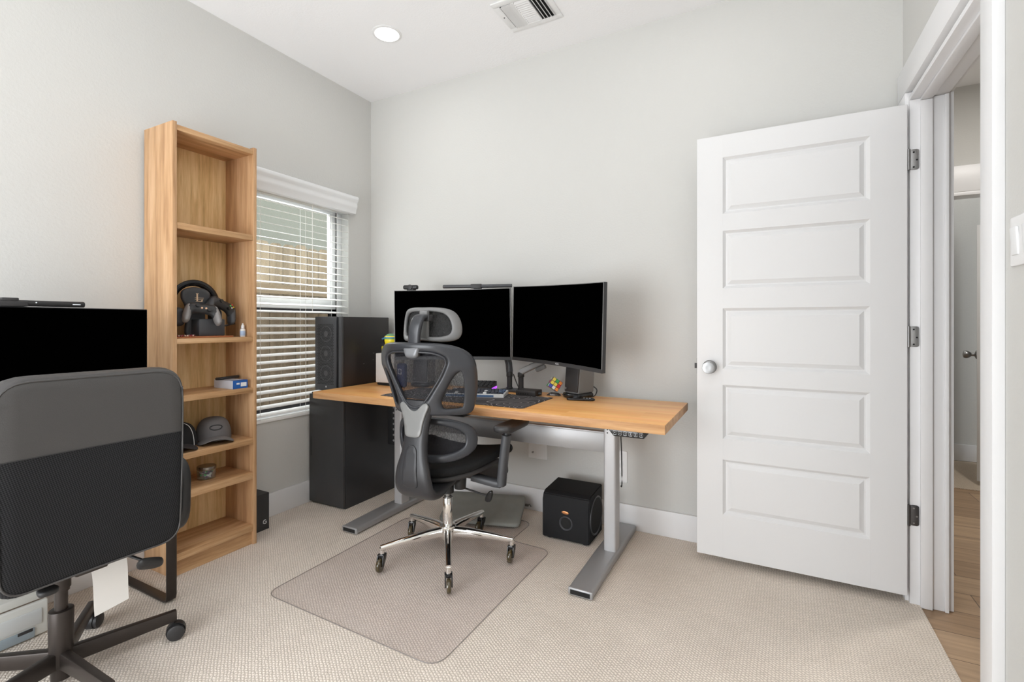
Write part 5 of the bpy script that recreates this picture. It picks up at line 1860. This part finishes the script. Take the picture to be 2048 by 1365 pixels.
# ================================================================== left desk, monitor, black leather chair, printer
ld_ = thing('desk', 'small desk with dark flat-bar sled legs against the left wall', 'desk', (-2.36, 0.50, 0))
B().box((-0.215, -0.605, 0.700), (0.215, 0.612, 0.724), 0.002).obj('tabletop', mat('desk_dark', (0.05, 0.045, 0.042, 1), 0.5), ld_)
for y in (-0.575, 0.590):
    b = B()
    sec = rrect(-0.019, -0.004, 0.019, 0.004, 0.002, 2)
    pts = [(0.208, y, 0.700), (0.212, y, 0.35), (0.212, y, 0.030), (0.206, y, 0.012), (0.190, y, 0.0055), (0.0, y, 0.0055), (-0.17, y, 0.0055), (-0.186, y, 0.012), (-0.192, y, 0.030), (-0.192, y, 0.35), (-0.188, y, 0.700)]
    b.sweep(pts, [(v_, u) for u, v_ in sec], up=(0, 1, 0))
    b.obj('leg', M['brown_metal'], ld_, 30)

def flat_monitor():
    o = thing('monitor', 'wide black monitor at the left edge, behind the black leather chair', 'monitor', (-2.30, 0.70, 0.724))
    B().box((-0.012, -0.362, 0.055), (0.028, 0.362, 0.473), 0.003).obj('housing', M['bezel'], o)
    B().box((0.0276, -0.359, 0.070), (0.0292, 0.359, 0.470)).obj('screen', M['screen'], o)
    B().box((-0.09, -0.13, 0.0), (0.06, 0.13, 0.010), 0.004).box((-0.045, -0.03, 0.008), (-0.02, 0.03, 0.25), 0.004).box((-0.03, -0.05, 0.17), (-0.010, 0.05, 0.27), 0.004).obj('stand', M['black_satin'], o)
    return o


flat_monitor()
bar = thing('monitor_light_bar', 'black light bar on top of the monitor at the left edge', 'light bar', (-2.285, 0.66, 1.197))
B().cyl((0.012, -0.235, 0.012), (0.012, 0.193, 0.012), 0.0105, n=20, bev=0.003).obj('tube', M['black_plastic'], bar)
B().box((-0.03, -0.055, 0.0005), (0.024, 0.035, 0.018), 0.003).box((-0.02, -0.03, 0.016), (0.02, 0.012, 0.030), 0.003).obj('clip', M['black_satin'], bar)
B().cyl((0.0215, 0.055, 0.015), (0.0227, 0.055, 0.015), 0.0022, n=8).cyl((0.0215, 0.022, 0.015), (0.0227, 0.022, 0.015), 0.0022, n=8).box((0.0218, 0.155, 0.010), (0.0226, 0.178, 0.013)).obj('indicator', WHT, bar)

# black leather chair, its back towards the room
lc = thing('office_chair', 'black leather office chair with fabric back at the left desk', 'office chair', (-1.984, 0.686, 0))
L = lambda x: x + 1.984
CYW = 0.236
ol = rounded([(-CYW + 0.012, 0.415), (CYW - 0.012, 0.415), (CYW, 0.90), (CYW - 0.002, 0.998), (-CYW + 0.002, 0.998), (-CYW, 0.90)], [0.065, 0.065, 0.03, 0.085, 0.085, 0.03], 7)


def lback(y, z, o):
    bulge = 0.010 * math.sin(pi * min(1, max(0, (z - 0.41) / 0.6)))
    return (L(-1.765) + o + bulge * (1 if o > 0 else 0.3) + 0.9 * y * y * 0.12 - 0.04 * (z - 0.7) * 0.3, y, z)


b = B().puff(ol, T=0.070, r=0.022, grid=0.03, spacing=0.012, fn=lback)
bmesh.ops.remove_doubles(b.bm, verts=b.bm.verts, dist=1e-6)
bmesh.ops.bisect_plane(b.bm, geom=list(b.bm.verts) + list(b.bm.edges) + list(b.bm.faces), plane_co=(0, 0, 0.783), plane_no=(0, 0, 1))
bk_m = b.obj('backrest', [M['leather'], M['backmesh']], lc, 60)
for pl in bk_m.data.polygons:
    c_ = pl.center
    if c_[2] < 0.783 and pl.normal[0] > 0.35:
        pl.material_index = 1
# stitched seams: around the rear face and across the panel
seam = rounded([(-CYW + 0.024, 0.428), (CYW - 0.024, 0.428), (CYW - 0.013, 0.90), (CYW - 0.014, 0.984), (-CYW + 0.014, 0.984), (-CYW + 0.013, 0.90)], [0.058, 0.058, 0.03, 0.078, 0.078, 0.03], 7)
b = B()
b.tube([(lback(y, z, 0.0325)[0] + 0.0005, y, z) for y, z in resample(seam, 0.02)], 0.0028, 6, closed=True)
b.obj('welt_seam', M['leather'], bk_m)
b = B()
b.tube([(lback(y, 0.783, 0.035)[0], y, 0.783) for y in np.linspace(-CYW + 0.02, CYW - 0.02, 25)], 0.0016, 6)
b.obj('panel_seam', M['black_satin'], bk_m)
so2 = rounded([(-0.26, -0.235), (0.24, -0.235), (0.24, 0.235), (-0.26, 0.235)], 0.07, 7)
B().puff(so2, T=0.085, r=0.035, grid=0.04, spacing=0.015, fn=lambda x, y, o: (x - 0.03, y, 0.455 + o)).obj('seat', M['leather'], lc, 60)
for s_ in (-1, 1):
    # padded loop armrest: rises from the seat, over, and down to the back
    pth = crom([(L(-1.93), s_ * 0.262, 0.43), (L(-2.10), s_ * 0.262, 0.44), (L(-2.13), s_ * 0.264, 0.54), (L(-2.11), s_ * 0.264, 0.635), (L(-2.03), s_ * 0.264, 0.655), (L(-1.86), s_ * 0.264, 0.650), (L(-1.805), s_ * 0.264, 0.625),
                (L(-1.80), s_ * 0.264, 0.55), (L(-1.805), s_ * 0.262, 0.47), (L(-1.85), s_ * 0.260, 0.435)], 4)
    B().sweep(pth, sup(0.026, 0.019, 0, 14, 3), closed=True, up=(0, 1, 0)).obj('armrest', M['black_plastic'], lc, 40)
b = B()
b.box((-0.14, -0.09, 0.385), (0.08, 0.09, 0.415), 0.008)
b.box((0.06, -0.04, 0.398), (0.21, 0.04, 0.414), 0.006)
b.cyl((0, 0, 0.30), (0, 0, 0.38), 0.024, n=20)
b.obj('tilt_mechanism', M['brown_metal'], lc)
b = B()
b.puff(crom([(-0.02, -0.02), (0.03, -0.03), (0.045, 0.0), (0.03, 0.03), (-0.02, 0.02), (-0.035, 0)], 4), T=0.018, r=0.007, grid=0.012, spacing=0.008, fn=lambda x, y, o: (x * 0.8 + 0.10, y * 0.8 - 0.07, 0.352 + o))
b.cyl((0.10, -0.07, 0.355), (0.06, -0.06, 0.39), 0.006, n=10)
b.obj('tension_knob', M['black_plastic'], lc)
b = B()
b.cyl((0.03, 0.09, 0.400), (0.135, 0.165, 0.345), 0.005, n=10)
b.puff(crom([(0.0, -0.020), (0.035, -0.026), (0.066, -0.016), (0.072, 0.006), (0.045, 0.024), (0.0, 0.014)], 4), T=0.030, r=0.010, grid=0.01, spacing=0.006,
       fn=lambda x, y, o: (0.14 - y * 0.9, 0.150 + x, 0.338 - x * 0.30 - y * 0.6 + o))
b.obj('lever', M['black_plastic'], lc)
# hanging white paper label
t = bmesh.new()
rows_ = []
for i in range(9):
    z = 0.40 - i * 0.028
    bow = 0.010 * sin(i * 0.55) + 0.0015 * i
    rows_.append([t.verts.new((0.032 + bow + 0.006 * j, 0.055 + 0.0215 * j + 0.0022 * i, z + 0.006 * j)) for j in range(5)])
for A, C in zip(rows_, rows_[1:]):
    for j in range(4):
        t.faces.new((A[j], A[j + 1], C[j + 1], C[j]))
bmesh.ops.recalc_face_normals(t, faces=list(t.faces))
bmesh.ops.solidify(t, geom=list(t.faces), thickness=0.0008)
bmesh.ops.recalc_face_normals(t, faces=list(t.faces))
B()._merge(t).obj('hanging_label', M['paper'], lc, 60)['label'] = 'white paper label hanging under the seat'
B().cyl((0, 0, 0.015), (0, 0, 0.06), 0.026, n=24).cyl((0, 0, 0.055), (0, 0, 0.232), 0.030, 0.0315, n=28, bev=0.003).obj('hub', M['brown_metal'], lc)
B().cyl((0, 0, 0.225), (0, 0, 0.30), 0.0165, n=20).cyl((0, 0, 0.29), (0, 0, 0.306), 0.021, n=20).obj('gas_lift', M['brown_metal'], lc)
for k in range(5):
    a = 1 + 72 * k
    ca, sa = cos(R(a)), sin(R(a))
    b = B()
    b.sweep([(0.022 * ca, 0.022 * sa, 0.078), (0.16 * ca, 0.16 * sa, 0.080), (0.305 * ca, 0.305 * sa, 0.082)], rrect(-0.012, -0.022, 0.012, 0.022, 0.004, 2), scale=[(1.15, 1.2), (1.0, 1.05), (0.9, 0.85)])
    b.obj('base_leg', M['brown_metal'], lc, 30)
    mt = TR(0.292 * ca, 0.292 * sa, 0) @ RZ({0: 20, 1: 60, 2: 130, 3: 200, 4: 300}[k])
    b = B()
    b.cyl((0, 0, 0.045), (0, 0, 0.075), 0.007, n=10)
    b2 = b
    tmp = bmesh.new()
    b2.lathe([(0.0, -0.0265), (0.021, -0.0265), (0.0265, -0.023), (0.0275, 0.0), (0.0265, 0.023), (0.021, 0.0265), (0.0, 0.0265)], 28, mt @ TR(0.012, 0, 0.0275) @ RX(90))
    tmp.free()
    # the stem must follow the leg end
    o_ = b2.obj('caster', M['black_satin'], lc, 40)
    for v_ in o_.data.vertices:
        if abs(v_.co.x) < 0.0075 and abs(v_.co.y) < 0.0075:
            v_.co.x += 0.292 * ca
            v_.co.y += 0.292 * sa
    B().lathe([(0.0285, -0.012), (0.0300, -0.012), (0.0300, 0.012), (0.0285, 0.012), (0.0285, -0.012)], 28, mt @ TR(0.012, 0, 0.0290) @ RX(90)).obj('wheel_hood', M['black_plastic'], o_)

# printer on the floor under the left desk
pr = thing('printer', 'white flat printer on the carpet under the left desk', 'printer', (-2.455, 0.56, 0))
B().box((-0.105, -0.215, 0.004), (0.110, 0.215, 0.126), 0.006, 3).obj('body', M['printer'], pr)
B().box((-0.100, -0.208, 0.130), (0.100, 0.208, 0.160), 0.004).obj('lid', M['printer'], pr)
B().box((-0.095, -0.205, 0.124), (0.098, 0.205, 0.132)).obj('lid_gap', mat('gap_brown', (0.16, 0.12, 0.09, 1), 0.7), pr)
b = B().box((0.106, -0.205, 0.046), (0.1145, 0.196, 0.100), 0.003)
b.obj('front_flap', mat('printer_flap', (0.70, 0.72, 0.72, 1), 0.4), pr)
B().box((0.108, -0.205, 0.006), (0.116, 0.176, 0.040), 0.003).obj('paper_tray', M['tray_blue'], pr)
B().box((0.1145, 0.130, 0.030), (0.117, 0.170, 0.041), 0.001).obj('tray_grip', M['black_satin'], pr)
# small cable clip on the back baseboard
tag(B().box((-0.012, -0.012, 0), (0.012, 0, 0.014), 0.003).tube([(0, -0.006, 0.010), (0.02, -0.010, 0.016), (0.03, -0.008, 0.002)], 0.003, 6).obj('cable_clip', M['grey_plastic'], loc=(-1.30, YB - 0.0152, 0.02)),
    'tiny grey cable clip on the back baseboard behind the footrest', 'cable clip')
